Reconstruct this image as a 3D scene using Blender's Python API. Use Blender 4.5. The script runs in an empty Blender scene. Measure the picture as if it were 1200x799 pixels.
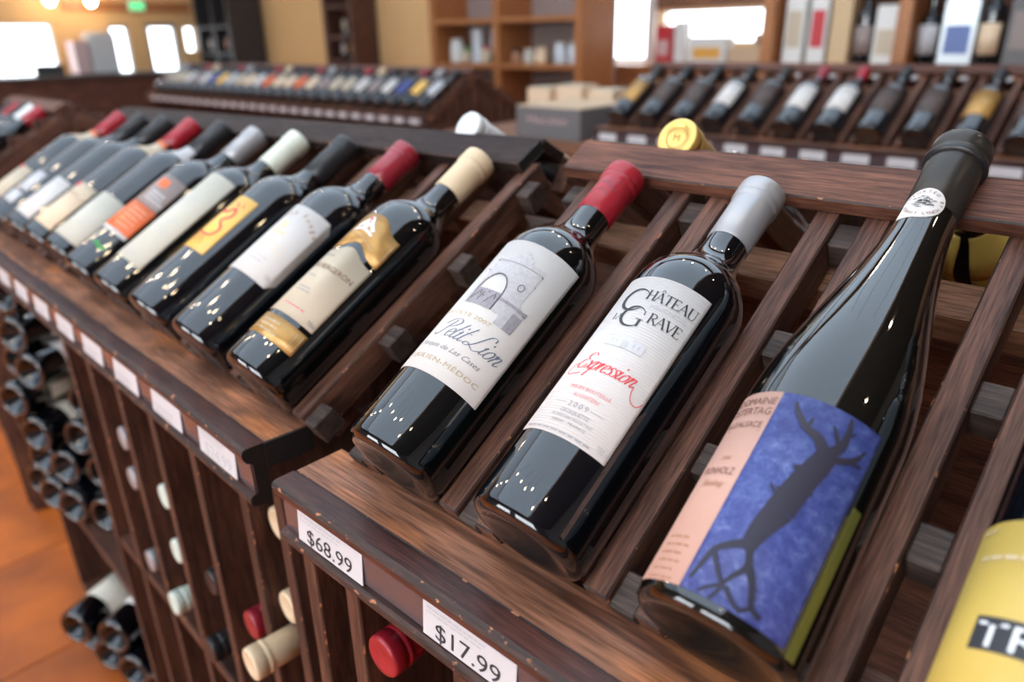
import bpy, bmesh, math, random
from mathutils import Matrix, Vector
random.seed(7)
sc = bpy.context.scene
COL = sc.collection
D = math.pi / 180
H = 0.9                      # height of the rack ledge above the floor

# ------------------------------------------------------------------ camera
CX, CY, CZ = 0.4257, -0.2052, 0.2852 + H
F_PX, PITCH, ROLL, YAW = 862.9, 22.45 * D, -1.03 * D, 46.95 * D
_a = math.pi - YAW
_h = Vector((math.cos(_a), math.sin(_a), 0)); _up = Vector((0, 0, 1)); _r = _h.cross(_up)
_f = _h * math.cos(PITCH) - _up * math.sin(PITCH); _u = _r.cross(_f)
_r2 = _r * math.cos(ROLL) + _u * math.sin(ROLL); _u2 = -_r * math.sin(ROLL) + _u * math.cos(ROLL)
cd = bpy.data.cameras.new('camera'); cam = bpy.data.objects.new('camera', cd); COL.objects.link(cam)
cam.matrix_world = Matrix(((_r2.x, _u2.x, -_f.x, CX), (_r2.y, _u2.y, -_f.y, CY), (_r2.z, _u2.z, -_f.z, CZ), (0, 0, 0, 1)))
cd.sensor_width = 36; cd.sensor_fit = 'HORIZONTAL'; cd.lens = 36 * F_PX / 1200
cd.clip_start = 0.02; cd.clip_end = 100
cd.dof.use_dof = True; cd.dof.focus_distance = 0.452; cd.dof.aperture_fstop = 4.4
sc.camera = cam

# ------------------------------------------------------------------ light
sc.view_settings.view_transform = 'Standard'; sc.view_settings.look = 'None'
sc.view_settings.exposure = 0.14; sc.view_settings.gamma = 1.0
sc.view_settings.use_curve_mapping = False
wd = bpy.data.worlds.new('daylight'); sc.world = wd; wd.use_nodes = True
_bg = wd.node_tree.nodes['Background']; _bg.inputs[0].default_value = (0.86, 0.93, 1.0, 1); _bg.inputs[1].default_value = 6.0

def area(name, loc, sx, sy, power, rot=(0, 0, 0), color=(1, 1, 1)):
    l = bpy.data.lights.new(name, 'AREA'); l.shape = 'RECTANGLE'; l.size = sx; l.size_y = sy; l.energy = power; l.color = color
    o = bpy.data.objects.new(name, l); COL.objects.link(o); o.location = loc; o.rotation_euler = rot
    return o
CEIL = 2.95
SKYL = [(-0.9, -0.2, 3.5, 4.2, 100), (-4.95, 0.1, 4.2, 4.4, 72), (-0.9, 3.3, 3.5, 2.0, 36), (-4.95, 3.6, 4.2, 1.8, 34), (-8.1, 2.2, 1.5, 3.4, 24)]       # skylights: x, y, size, size, power
for sx, sy, sa, sb, sp in SKYL:
    area('skylight_daylight', (sx, sy, CEIL - .04), sa, sb, sp, color=(0.66, 0.82, 1.0))
# shop windows behind the camera
for wx in (-2.2, 0.6):
    area('shop_window_daylight', (wx, -3.44, 1.55), 2.2, 1.5, 36, rot=(90 * D, 0, 0), color=(0.93, 0.96, 1.0))

# ------------------------------------------------------------------ materials
M = {}
def mat(name):
    m = bpy.data.materials.new(name); m.use_nodes = True; M[name] = m
    nt = m.node_tree
    return m, nt, nt.nodes['Principled BSDF']
def plain(name, col, rough=.5, metal=0, emit=0, coat=0, var=0.0, vscale=30, bump=0):
    m, nt, b = mat(name)
    b.inputs['Base Color'].default_value = (*col, 1); b.inputs['Roughness'].default_value = rough
    b.inputs['Metallic'].default_value = metal; b.inputs['Coat Weight'].default_value = coat
    if emit:
        b.inputs['Emission Color'].default_value = (*col, 1); b.inputs['Emission Strength'].default_value = emit
    if var or bump:
        tc = nt.nodes.new('ShaderNodeTexCoord'); n = nt.nodes.new('ShaderNodeTexNoise')
        n.inputs['Scale'].default_value = vscale; n.inputs['Detail'].default_value = 5
        nt.links.new(tc.outputs['Object'], n.inputs['Vector'])
        if var:
            mx = nt.nodes.new('ShaderNodeMix'); mx.data_type = 'RGBA'
            mx.inputs[6].default_value = (*[c * (1 - var) for c in col], 1); mx.inputs[7].default_value = (*[min(1, c * (1 + var)) for c in col], 1)
            nt.links.new(n.outputs['Fac'], mx.inputs[0]); nt.links.new(mx.outputs[2], b.inputs['Base Color'])
        if bump:
            bp = nt.nodes.new('ShaderNodeBump'); bp.inputs['Strength'].default_value = bump; bp.inputs['Distance'].default_value = .002
            nt.links.new(n.outputs['Fac'], bp.inputs['Height']); nt.links.new(bp.outputs[0], b.inputs['Normal'])
    return m
def wood(name, dark, mid, worn, rough=.45, patch=.35, grain=90, lo=.52, hi=.75, ps=(7, 26, 26), spec=.5):
    """stained timber: grain runs along the object's own X axis"""
    m, nt, b = mat(name); N = nt.nodes; L = nt.links
    tc = N.new('ShaderNodeTexCoord'); oi = N.new('ShaderNodeObjectInfo')
    ml = N.new('ShaderNodeMath'); ml.operation = 'MULTIPLY'; ml.inputs[1].default_value = 37.0; L.new(oi.outputs['Random'], ml.inputs[0])
    ad = N.new('ShaderNodeVectorMath'); ad.operation = 'ADD'; L.new(tc.outputs['Object'], ad.inputs[0]); L.new(ml.outputs[0], ad.inputs[1])
    mp = N.new('ShaderNodeMapping'); mp.inputs['Scale'].default_value = (grain * .06, grain, grain); L.new(ad.outputs[0], mp.inputs['Vector'])
    n1 = N.new('ShaderNodeTexNoise'); n1.inputs['Scale'].default_value = 1; n1.inputs['Detail'].default_value = 6; n1.inputs['Roughness'].default_value = .65
    n1.inputs['Distortion'].default_value = .6
    L.new(mp.outputs[0], n1.inputs['Vector'])
    r1 = N.new('ShaderNodeValToRGB'); r1.color_ramp.elements[0].position = .34; r1.color_ramp.elements[1].position = .68
    r1.color_ramp.elements[0].color = (*dark, 1); r1.color_ramp.elements[1].color = (*mid, 1)
    L.new(n1.outputs['Fac'], r1.inputs[0])
    mp2 = N.new('ShaderNodeMapping'); mp2.inputs['Scale'].default_value = ps; L.new(ad.outputs[0], mp2.inputs['Vector'])
    n2 = N.new('ShaderNodeTexNoise'); n2.inputs['Scale'].default_value = 1; n2.inputs['Detail'].default_value = 4; L.new(mp2.outputs[0], n2.inputs['Vector'])
    r2 = N.new('ShaderNodeValToRGB'); r2.color_ramp.elements[0].position = lo; r2.color_ramp.elements[1].position = hi
    r2.color_ramp.elements[0].color = (0, 0, 0, 1); r2.color_ramp.elements[1].color = (patch, patch, patch, 1)
    L.new(n2.outputs['Fac'], r2.inputs[0])
    mx = N.new('ShaderNodeMix'); mx.data_type = 'RGBA'; L.new(r2.outputs[0], mx.inputs[0]); L.new(r1.outputs[0], mx.inputs[6]); mx.inputs[7].default_value = (*worn, 1)
    # fine pores and streaks over the broad grain
    mp3 = N.new('ShaderNodeMapping'); mp3.inputs['Scale'].default_value = (grain * .5, grain * 9, grain * 9); L.new(ad.outputs[0], mp3.inputs['Vector'])
    n3 = N.new('ShaderNodeTexNoise'); n3.inputs['Scale'].default_value = 1; n3.inputs['Detail'].default_value = 3; L.new(mp3.outputs[0], n3.inputs['Vector'])
    r3 = N.new('ShaderNodeValToRGB'); r3.color_ramp.elements[0].position = .32; r3.color_ramp.elements[1].position = .66; r3.color_ramp.elements[0].color = (.50, .48, .46, 1); r3.color_ramp.elements[1].color = (1.25, 1.22, 1.2, 1); L.new(n3.outputs['Fac'], r3.inputs[0])
    m3 = N.new('ShaderNodeMix'); m3.data_type = 'RGBA'; m3.blend_type = 'MULTIPLY'; m3.inputs[0].default_value = 1; L.new(mx.outputs[2], m3.inputs[6]); L.new(r3.outputs[0], m3.inputs[7]); L.new(m3.outputs[2], b.inputs['Base Color'])
    b.inputs['Roughness'].default_value = rough; b.inputs['Specular IOR Level'].default_value = spec
    bp = N.new('ShaderNodeBump'); bp.inputs['Strength'].default_value = .3; bp.inputs['Distance'].default_value = .0006
    L.new(n1.outputs['Fac'], bp.inputs['Height']); L.new(bp.outputs[0], b.inputs['Normal'])
    return m
wood('rail_wood', (0.05003, 0.02111, 0.01427), (0.2001, 0.08867, 0.05708), (0.3638, 0.1647, 0.09377), rough=.55, spec=.3)
wood('ledge_wood', (0.1102, 0.04284, 0.02462), (0.4529, 0.2016, 0.1149), (0.8813, 0.315, 0.104), rough=.48, patch=.85, grain=60, spec=.35)
wood('moulding_wood', (0.02875, 0.01035, 0.00897), (0.1006, 0.03588, 0.0276), (0.1869, 0.07176, 0.04416), rough=.42, patch=.35, spec=.4)
wood('ridge_wood', (0.0672, 0.0252, 0.01674), (0.1932, 0.0784, 0.04894), (0.336, 0.14, 0.07986), rough=.5, patch=.35, spec=.2)
wood('ridge_dark', (.018, .011, .010), (.050, .032, .028), (.085, .055, .045), rough=.6, patch=.3, spec=.15)
wood('post_wood', (0.03795, 0.0165, 0.01238), (0.1517, 0.066, 0.0429), (0.276, 0.1237, 0.0693), patch=.4, rough=.55, spec=.3)
wood('batten_wood', (0.1495, 0.069, 0.03795), (0.3335, 0.1667, 0.09775), (0.437, 0.23, 0.1323), rough=.6, spec=.3)
wood('edge_wood', (.020, .009, .007), (.075, .032, .021), (.50, .20, .085), rough=.6, patch=1.0, grain=160, lo=.63, hi=.67, ps=(110, 210, 210))
wood('block_wood', (.030, .019, .015), (.088, .060, .049), (.12, .08, .06), rough=.6, spec=.3)
wood('shelf_wood', (.36, .13, .04), (.55, .22, .075), (.6, .26, .1), rough=.45)
plain('black_paint', (.012, .012, .012), .55, var=.4, vscale=60)
def glass(name, col, rough=.05):
    m, nt, b = mat(name)
    b.inputs['Base Color'].default_value = (*col, 1); b.inputs['Roughness'].default_value = rough
    b.inputs['IOR'].default_value = 1.52; b.inputs['Coat Weight'].default_value = 1.0; b.inputs['Coat Roughness'].default_value = .03
    return m
glass('dark_glass', (.0018, .0026, .0045)); glass('green_glass', (.0018, .0030, .0036)); glass('olive_glass', (.004, .004, .003), .04)
plain('paper_white', (.68, .625, .585), .55, var=.02, vscale=400)
def ribbed(name, col):
    m, nt, b = mat(name); N = nt.nodes; L = nt.links
    tc = N.new('ShaderNodeTexCoord'); w = N.new('ShaderNodeTexWave'); w.bands_direction = 'Z'; w.inputs['Scale'].default_value = 160
    L.new(tc.outputs['Object'], w.inputs['Vector'])
    bp = N.new('ShaderNodeBump'); bp.inputs['Strength'].default_value = .35; bp.inputs['Distance'].default_value = .0004
    L.new(w.outputs['Fac'], bp.inputs['Height']); L.new(bp.outputs[0], b.inputs['Normal'])
    b.inputs['Base Color'].default_value = (*col, 1); b.inputs['Roughness'].default_value = .5
ribbed('paper_laid', (.67, .61, .575))
plain('paper_cream', (.58, .47, .34), .55, var=.03, vscale=200); plain('paper_ivory', (.60, .555, .46), .55, var=.05, vscale=120)
plain('paper_grey', (.55, .53, .54), .55); plain('paper_umber', (.075, .048, .040), .5, var=.2, vscale=60); plain('paper_taupe', (.30, .23, .21), .5, var=.15, vscale=90)
plain('paper_pink', (.58, .325, .25), .55, var=.04, vscale=150); plain('paper_olive', (.13, .125, .02), .5)
plain('paper_yellow', (.64, .44, .10), .45, var=.04, vscale=60); plain('paper_amber', (.90, .52, .11), .45, var=.05, vscale=80)
plain('paper_orange', (.80, .15, .035), .5, var=.08, vscale=80); plain('paper_peach', (.82, .60, .40), .55, var=.1, vscale=60)
plain('gold_foil', (.50, .27, .075), .35, metal=.35, var=.12, vscale=250); plain('gold_bright', (.85, .56, .16), .3, metal=.6)
plain('ink_black', (.03, .03, .035), .6); plain('ink_grey', (.34, .32, .33), .6); plain('ink_pale', (.55, .53, .53), .6)
plain('ink_slate', (.16, .19, .25), .5); plain('ink_gold', (.60, .46, .27), .4); plain('ink_red', (.75, .05, .06), .55)
plain('ink_rose', (.80, .25, .25), .55); plain('ink_brown', (.20, .09, .065), .6); plain('ink_tan', (.42, .20, .11), .6)
plain('ink_white', (.85, .85, .85), .5); plain('ink_green', (.04, .35, .05), .5); plain('ink_sepia', (.11, .075, .085), .6); plain('ink_tree', (.022, .018, .035), .6)
plain('ink_wash', (.50, .47, .48), .6, var=.25, vscale=350); plain('ink_wash_pale', (.62, .60, .61), .6, var=.1, vscale=350); plain('ink_wash_dark', (.32, .29, .31), .6, var=.4, vscale=500)
def blue_art():
    m, nt, b = mat('paper_blue'); N = nt.nodes; L = nt.links
    tc = N.new('ShaderNodeTexCoord'); n = N.new('ShaderNodeTexNoise'); n.inputs['Scale'].default_value = 190; n.inputs['Detail'].default_value = 9; n.inputs['Roughness'].default_value = .78; n.inputs['Distortion'].default_value = .5
    L.new(tc.outputs['Object'], n.inputs['Vector'])
    r = N.new('ShaderNodeValToRGB'); e = r.color_ramp.elements
    e[0].position = .30; e[0].color = (.022, .032, .145, 1); e[1].position = .72; e[1].color = (.27, .30, .50, 1)
    x = e.new(.47); x.color = (.038, .055, .235, 1); x = e.new(.6); x.color = (.085, .115, .33, 1)
    L.new(n.outputs['Fac'], r.inputs[0]); L.new(r.outputs[0], b.inputs['Base Color']); b.inputs['Roughness'].default_value = .5
blue_art()
# capsules
plain('cap_red', (.36, .012, .024), .34, coat=.2, var=.12, vscale=120, bump=.15); plain('cap_wine', (.30, .015, .03), .3, coat=.3, var=.1, vscale=100)
plain('cap_silver', (.42, .41, .42), .36, metal=.45); plain('cap_black', (.018, .018, .02), .35)
plain('cap_bronze', (.050, .043, .037), .28, metal=.5); plain('cap_cream', (.74, .56, .36), .45, var=.05, vscale=60)
plain('cap_ivory', (.72, .74, .62), .45, var=.06, vscale=60); plain('cap_white', (.80, .80, .80), .4); plain('cap_mint', (.66, .74, .64), .4)
plain('plastic_strip', (.10, .07, .075), .18, coat=.4)
plain('floor_terracotta', (.62, .20, .05), .32)

# ------------------------------------------------------------------ mesh helpers
def link(name, me, parent=None, mtx=None):
    o = bpy.data.objects.new(name, me); COL.objects.link(o)
    if parent is not None: o.parent = parent
    if mtx is not None: o.matrix_local = mtx
    return o
def tag(o, label, cat, group=None):
    o['label'] = label; o['category'] = cat
    if group: o['group'] = group
    return o
def struct(o): o['kind'] = 'structure'; return o
def empty(name, mtx):
    o = bpy.data.objects.new(name, None); COL.objects.link(o); o.matrix_world = mtx; o.empty_display_size = .05
    return o
def finish(bm, name, mats, smooth=False):
    me = bpy.data.meshes.new(name); bm.to_mesh(me); bm.free()
    for m in mats: me.materials.append(M[m])
    if smooth:
        for p in me.polygons: p.use_smooth = True
    return me
_bc = {}
def box_mesh(L, W, T, m, edge=None, bev=.0012):
    """box with local X the long way, centred; bevels may carry a second material"""
    k = (round(L, 5), round(W, 5), round(T, 5), m, edge, bev)
    if k in _bc: return _bc[k]
    bm = bmesh.new(); bmesh.ops.create_cube(bm, size=1)
    bmesh.ops.scale(bm, vec=(L, W, T), verts=bm.verts)
    if bev:
        r = bmesh.ops.bevel(bm, geom=list(bm.edges), offset=bev, segments=1, affect='EDGES')
        if edge:
            for f in r['faces']: f.material_index = 1
    _bc[k] = finish(bm, 'board', [m] + ([edge] if edge else []))
    return _bc[k]
AX = {'x': Matrix.Identity(4), 'y': Matrix.Rotation(90 * D, 4, 'Z'), 'z': Matrix.Rotation(-90 * D, 4, 'Y')}
def board(name, parent, lo, hi, m, along='x', edge=None, bev=.0012, pre=None):
    """axis-aligned board between two corners in the parent's frame, grain along the given axis"""
    c = [(a + b) / 2 for a, b in zip(lo, hi)]; s = [abs(b - a) for a, b in zip(lo, hi)]
    if along == 'x': L, W, T = s
    elif along == 'y': L, W, T = s[1], s[0], s[2]
    else: L, W, T = s[2], s[1], s[0]
    mt = Matrix.Translation(c) @ AX[along]
    if pre is not None: mt = pre @ mt
    return link(name, box_mesh(L, W, T, m, edge, bev), parent, mt)
def extrude_profile(prof, x0, x1, mats, capmat=0, faces_mat=None):
    """closed (y,z) profile extruded along X"""
    bm = bmesh.new(); n = len(prof); c = (x0 + x1) / 2
    a = [bm.verts.new((x0 - c, y, z)) for y, z in prof]; b = [bm.verts.new((x1 - c, y, z)) for y, z in prof]
    for i in range(n):
        f = bm.faces.new((a[i], a[(i + 1) % n], b[(i + 1) % n], b[i]))
        if faces_mat: f.material_index = faces_mat[i]
    f = bm.faces.new(a[::-1]); f.material_index = capmat; f = bm.faces.new(b); f.material_index = capmat
    bmesh.ops.recalc_face_normals(bm, faces=bm.faces)
    return finish(bm, 'profile', mats), c
def lathe(prof, seg, mats, name='lathe'):
    bm = bmesh.new(); rings = []
    for r, z in prof:
        if r < 1e-6: rings.append([bm.verts.new((0, 0, z))])
        else: rings.append([bm.verts.new((r * math.sin(2 * math.pi * i / seg), r * math.cos(2 * math.pi * i / seg), z)) for i in range(seg)])
    for A, B in zip(rings, rings[1:]):
        for i in range(seg):
            j = (i + 1) % seg
            if len(A) == 1 and len(B) == 1: continue
            if len(A) == 1: bm.faces.new((A[0], B[j], B[i]))
            elif len(B) == 1: bm.faces.new((A[i], A[j], B[0]))
            else: bm.faces.new((A[i], A[j], B[j], B[i]))
    bmesh.ops.recalc_face_normals(bm, faces=bm.faces)
    return finish(bm, name, mats, True)

# ------------------------------------------------------------------ flat print: text, strokes, shapes -> (verts2d, faces)
_tc = {}
def text2d(txt, size=1.0, shear=0.0, space=1.0):
    k = (txt, shear, space)
    if k not in _tc:
        cu = bpy.data.curves.new('t', 'FONT'); cu.body = txt; cu.size = 1; cu.shear = shear; cu.space_character = space; cu.resolution_u = 3
        o = bpy.data.objects.new('t', cu); COL.objects.link(o)
        dg = bpy.context.evaluated_depsgraph_get(); me = bpy.data.meshes.new_from_object(o.evaluated_get(dg))
        v = [(a.co.x, a.co.y) for a in me.vertices]; f = [tuple(p.vertices) for p in me.polygons]
        bpy.data.objects.remove(o); bpy.data.curves.remove(cu); bpy.data.meshes.remove(me)
        x0 = min(a[0] for a in v); x1 = max(a[0] for a in v)
        _tc[k] = ([(a - x0, b) for a, b in v], f, x1 - x0)
    v, f, w = _tc[k]
    return [(a * size, b * size) for a, b in v], f, w * size
class Print:
    def __init__(s): s.v = []; s.f = []
    def add(s, v, f, dx=0, dy=0, rot=0):
        b = len(s.v); c, n = math.cos(rot), math.sin(rot)
        s.v += [(x * c - y * n + dx, x * n + y * c + dy) for x, y in v]; s.f += [tuple(i + b for i in q) for q in f]
        return s
    def text(s, txt, size, x, y, align='c', width=None, shear=0, space=1.0):
        v, f, w = text2d(txt, size, shear, space)
        k = 1
        if width: k = width / w; v = [(a * k, b) for a, b in v]; w = width
        return s.add(v, f, x - (w / 2 if align == 'c' else w if align == 'r' else 0), y)
    def arc(s, txt, size, cx, cy, rad, a0, a1, inward=False):
        n = len(txt)
        for i, ch in enumerate(txt):
            if ch == ' ': continue
            a = a0 + (a1 - a0) * (i / (n - 1)); v, f, w = text2d(ch, size)
            v = [(p - w / 2, q) for p, q in v]
            s.add(v, f, cx + rad * math.cos(a), cy + rad * math.sin(a), a - math.pi / 2 if not inward else a + math.pi / 2)
        return s
    def line(s, pts, w0, w1=None, smooth=0, cal=False):
        """stroke through points; cal = broad-nib look (thick on down strokes)"""
        if smooth:
            P = [pts[0]] + list(pts) + [pts[-1]]; o = []
            for i in range(1, len(P) - 2):
                for k in range(smooth):
                    t = k / smooth; a, b, c, d = P[i - 1], P[i], P[i + 1], P[i + 2]
                    o.append(tuple(.5 * (2 * b[j] + (c[j] - a[j]) * t + (2 * a[j] - 5 * b[j] + 4 * c[j] - d[j]) * t * t + (3 * b[j] - a[j] - 3 * c[j] + d[j]) * t ** 3) for j in (0, 1)))
            o.append(tuple(P[-2])); pts = o
        n = len(pts); b0 = len(s.v); w1 = w0 if w1 is None else w1
        k = 1 if max(w0, w1) < .004 else 5
        for i, p in enumerate(pts):
            a = pts[max(i - 1, 0)]; c = pts[min(i + 1, n - 1)]
            dx, dy = c[0] - a[0], c[1] - a[1]; l = math.hypot(dx, dy) or 1; dx /= l; dy /= l
            w = w0 + (w1 - w0) * i / max(1, n - 1)
            if cal: w *= .35 + .95 * abs(dy) ** 1.5
            for m in range(k + 1):
                t = w * (.5 - m / k); s.v.append((p[0] - dy * t, p[1] + dx * t))
        for i in range(n - 1):
            for m in range(k):
                q = b0 + (k + 1) * i + m; s.f.append((q, q + 1, q + k + 2, q + k + 1))
        return s
    def rect(s, x0, y0, x1, y1):
        n = max(1, int(abs(x1 - x0) / .003)); b = len(s.v)
        for i in range(n + 1):
            x = x0 + (x1 - x0) * i / n; s.v += [(x, y0), (x, y1)]
        for i in range(n): s.f.append((b + 2 * i, b + 2 * i + 2, b + 2 * i + 3, b + 2 * i + 1))
        return s
    def disc(s, x, y, rx, ry, n=20):
        b = len(s.v); s.v += [(x + rx * math.cos(2 * math.pi * i / n), y + ry * math.sin(2 * math.pi * i / n)) for i in range(n)] + [(x, y)]
        s.f += [(b + i, b + (i + 1) % n, b + n) for i in range(n)]
        return s
    def greek(s, x, y, w, rows, gap, h, seed=1):
        """lines of type too small to read"""
        rr = random.Random(seed)
        for i in range(rows):
            xx = x
            while xx < x + w * (1 - .25 * rr.random()):
                l = (.0016 + .004 * rr.random()); s.rect(xx, y - i * gap, min(xx + l, x + w), y - i * gap + h); xx += l + .001
        return s
GL = {'e': ([[(0, .45), (.45, .6), (.5, .85), (.3, 1), (.08, .75), (.05, .35), (.25, 0), (.6, .2)]], .6),
      't': ([[(.3, 1.9), (.12, .9), (.1, .3), (.22, 0), (.5, .2)], [(-.08, 1.08), (.5, 1.12)]], .48),
      'i': ([[(0, .7), (.14, 1), (.08, .3), (.2, 0), (.45, .2)], [(.16, 1.38), (.2, 1.56)]], .42),
      'o': ([[(.35, 1), (.08, .7), (.08, .2), (.3, 0), (.55, .25), (.56, .75), (.35, 1), (.75, .85)]], .72),
      'n': ([[(0, .8), (.12, 1), (.06, 0)], [(.07, .5), (.35, .98), (.52, .85), (.48, .25), (.6, 0), (.85, .25)]], .82),
      'x': ([[(0, .85), (.14, 1), (.26, .7), (.42, .2), (.55, 0), (.72, .2)], [(.66, 1), (.36, .5), (.02, 0)]], .72),
      'p': ([[(.12, 1.1), (.1, 0), (.05, -.9)], [(.1, .55), (.38, 1), (.6, .75), (.52, .2), (.3, 0), (.1, .15)]], .68),
      'r': ([[(0, .8), (.12, 1), (.06, 0)], [(.08, .55), (.28, .95), (.46, .92)]], .46),
      's': ([[(.48, .85), (.28, 1), (.12, .78), (.42, .38), (.3, .02), (-.02, .12)]], .5),
      'E': ([[(1.0, 1.75), (.65, 2.05), (.25, 1.85), (.3, 1.35), (.65, 1.15), (.25, 1.1), (-.05, .6), (.15, .05), (.6, .05), (.95, .5)]], 1.0),
      'P': ([[(.62, 1.9), (.5, 1.0), (.35, .25), (.05, -.05), (-.2, .2)], [(-.15, 1.3), (.2, 1.95), (.85, 2.1), (1.2, 1.7), (.95, 1.2), (.5, 1.05)]], 1.12),
      'L': ([[(1.2, 1.75), (1.05, 2.1), (.65, 2.0), (.5, 1.2), (.38, .5), (.05, .02), (-.3, .12), (-.1, .38), (.4, .12), (.95, -.08), (1.4, .3)]], 1.3),
      ' ': ([], .5)}
def script(p, txt, size, x, y, w, shear=.5):
    for ch in txt:
        st, adv = GL[ch]
        for s in st: p.line([(x + (a + shear * b) * size, y + b * size) for a, b in s], w, smooth=6, cal=True)
        x += adv * size
    return x
SER = {'H': ([(.1, 0, .1, 1, .13), (.62, 0, .62, 1, .13), (.1, .5, .62, .5, .04)], [(.1, 0), (.62, 0), (.1, 1), (.62, 1)], .76),
       'A': ([(.02, 0, .34, 1, .05), (.32, 1, .68, 0, .14), (.14, .36, .54, .36, .04)], [(.02, 0), (.68, 0)], .74),
       'T': ([(.33, 0, .33, 1, .13), (0, .98, .66, .98, .05), (.02, .98, .02, .8, .04), (.64, .98, .64, .8, .04)], [(.33, 0)], .7),
       'E': ([(.12, 0, .12, 1, .13), (.1, .98, .54, .98, .05), (.1, .5, .42, .5, .04), (.1, .02, .58, .02, .05), (.53, .98, .53, .8, .04), (.57, .02, .57, .2, .04), (.42, .4, .42, .6, .03)], [(.12, 0), (.12, 1)], .64),
       'U': ([(.12, 1, .12, .3, .13), (.12, .3, .2, .05, .11), (.2, .05, .4, 0, .07), (.4, 0, .58, .08, .05), (.58, .08, .64, .3, .05), (.64, .3, .64, 1, .05)], [(.12, 1), (.64, 1)], .76),
       'R': ([(.12, 0, .12, 1, .13), (.12, .98, .4, .98, .05), (.4, .98, .54, .85, .08), (.54, .85, .54, .68, .1), (.54, .68, .4, .53, .07), (.4, .53, .12, .53, .04), (.3, .53, .66, 0, .12)], [(.12, 0), (.12, 1), (.68, 0)], .7),
       'V': ([(.02, 1, .36, 0, .14), (.36, 0, .68, 1, .05)], [(.02, 1), (.68, 1)], .7),
       'L': ([(.12, 0, .12, 1, .13), (.1, .02, .55, .02, .05), (.54, .02, .54, .22, .04)], [(.12, 0), (.12, 1)], .6)}
def serif(p, txt, size, x, y):
    for ch in txt:
        hat = ch == 'Â'; st, sr, adv = SER['A' if hat else ch]
        for a, b, c, d, w in st: p.line([(x + a * size, y + b * size), (x + c * size, y + d * size)], w * size)
        for a, b in sr: p.line([(x + (a - .14) * size, y + (b + (.02 if b < .5 else -.02)) * size), (x + (a + .14) * size, y + (b + (.02 if b < .5 else -.02)) * size)], .04 * size)
        if hat:
            p.line([(x + .18 * size, y + 1.1 * size), (x + .34 * size, y + 1.28 * size), (x + .5 * size, y + 1.1 * size)], .06 * size)
        x += adv * size
    return x
def big_round(p, x, y, s, g=False):
    """large roman C or G"""
    n = 26
    pts = [(x + s * .5 + s * .5 * math.cos(a), y + s * .5 + s * .52 * math.sin(a)) for a in [(.22 + 1.56 * i / n) * math.pi for i in range(n + 1)]]
    for i in range(n):
        k = math.sin(math.pi * i / n); p.line(pts[i:i + 2], s * (.03 + .11 * k ** 1.5))
    p.line([(pts[0][0], pts[0][1] + .03 * s), (pts[0][0] + .02 * s, pts[0][1] - .16 * s)], s * .04)
    if g:
        p.line([(pts[-1][0] - .02 * s, y + .42 * s), (pts[-1][0] - .02 * s, y + .06 * s)], s * .11); p.line([(pts[-1][0] - .2 * s, y + .42 * s), (pts[-1][0] + .12 * s, y + .42 * s)], s * .035)
def wrap(p, name, m, parent, r, off=.0007, spin=0.0):
    """print laid on a cylinder of radius r about local Z: u -> angle, v -> height"""
    bm = bmesh.new(); R = r + off
    vs = [bm.verts.new((R * math.sin(u / r + spin), R * math.cos(u / r + spin), v)) for u, v in p.v]
    for f in p.f:
        try: bm.faces.new([vs[i] for i in f])
        except ValueError: pass
    return link(name, finish(bm, name, [m]), parent)
def flat(p, name, m, parent, mtx):
    bm = bmesh.new(); vs = [bm.verts.new((u, v, 0)) for u, v in p.v]
    for f in p.f:
        try: bm.faces.new([vs[i] for i in f])
        except ValueError: pass
    return link(name, finish(bm, name, [m]), parent, mtx)
def sleeve(name, m, parent, r, u0, u1, lo, hi, n=28, off=.0004, rz=None):
    """paper label: column by column from lo(t) to hi(t), closed rim; rz gives the radius at a height"""
    bm = bmesh.new(); rows = 7 if rz else 2
    lo_f = lo if callable(lo) else (lambda t: lo); hi_f = hi if callable(hi) else (lambda t: hi)
    cols = []
    for i in range(n + 1):
        t = i / n; a = u0 + (u1 - u0) * t; c = []
        for k in range(rows):
            z = lo_f(t) + (hi_f(t) - lo_f(t)) * k / (rows - 1); R = (rz(z) if rz else r)
            c.append((bm.verts.new(((R + off) * math.sin(a), (R + off) * math.cos(a), z)), bm.verts.new(((R - .0004) * math.sin(a), (R - .0004) * math.cos(a), z))))
        cols.append(c)
    for A, B in zip(cols, cols[1:]):
        for k in range(rows - 1):
            f = bm.faces.new((A[k][0], B[k][0], B[k + 1][0], A[k + 1][0])); f.smooth = True
        bm.faces.new((A[0][1], B[0][1], B[0][0], A[0][0])); bm.faces.new((A[-1][0], B[-1][0], B[-1][1], A[-1][1]))
    for c, w in ((cols[0], 1), (cols[-1], -1)):
        for k in range(rows - 1):
            q = (c[k][1], c[k][0], c[k + 1][0], c[k + 1][1]); bm.faces.new(q if w > 0 else q[::-1])
    return link(name, finish(bm, name, [m]), parent)

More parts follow.
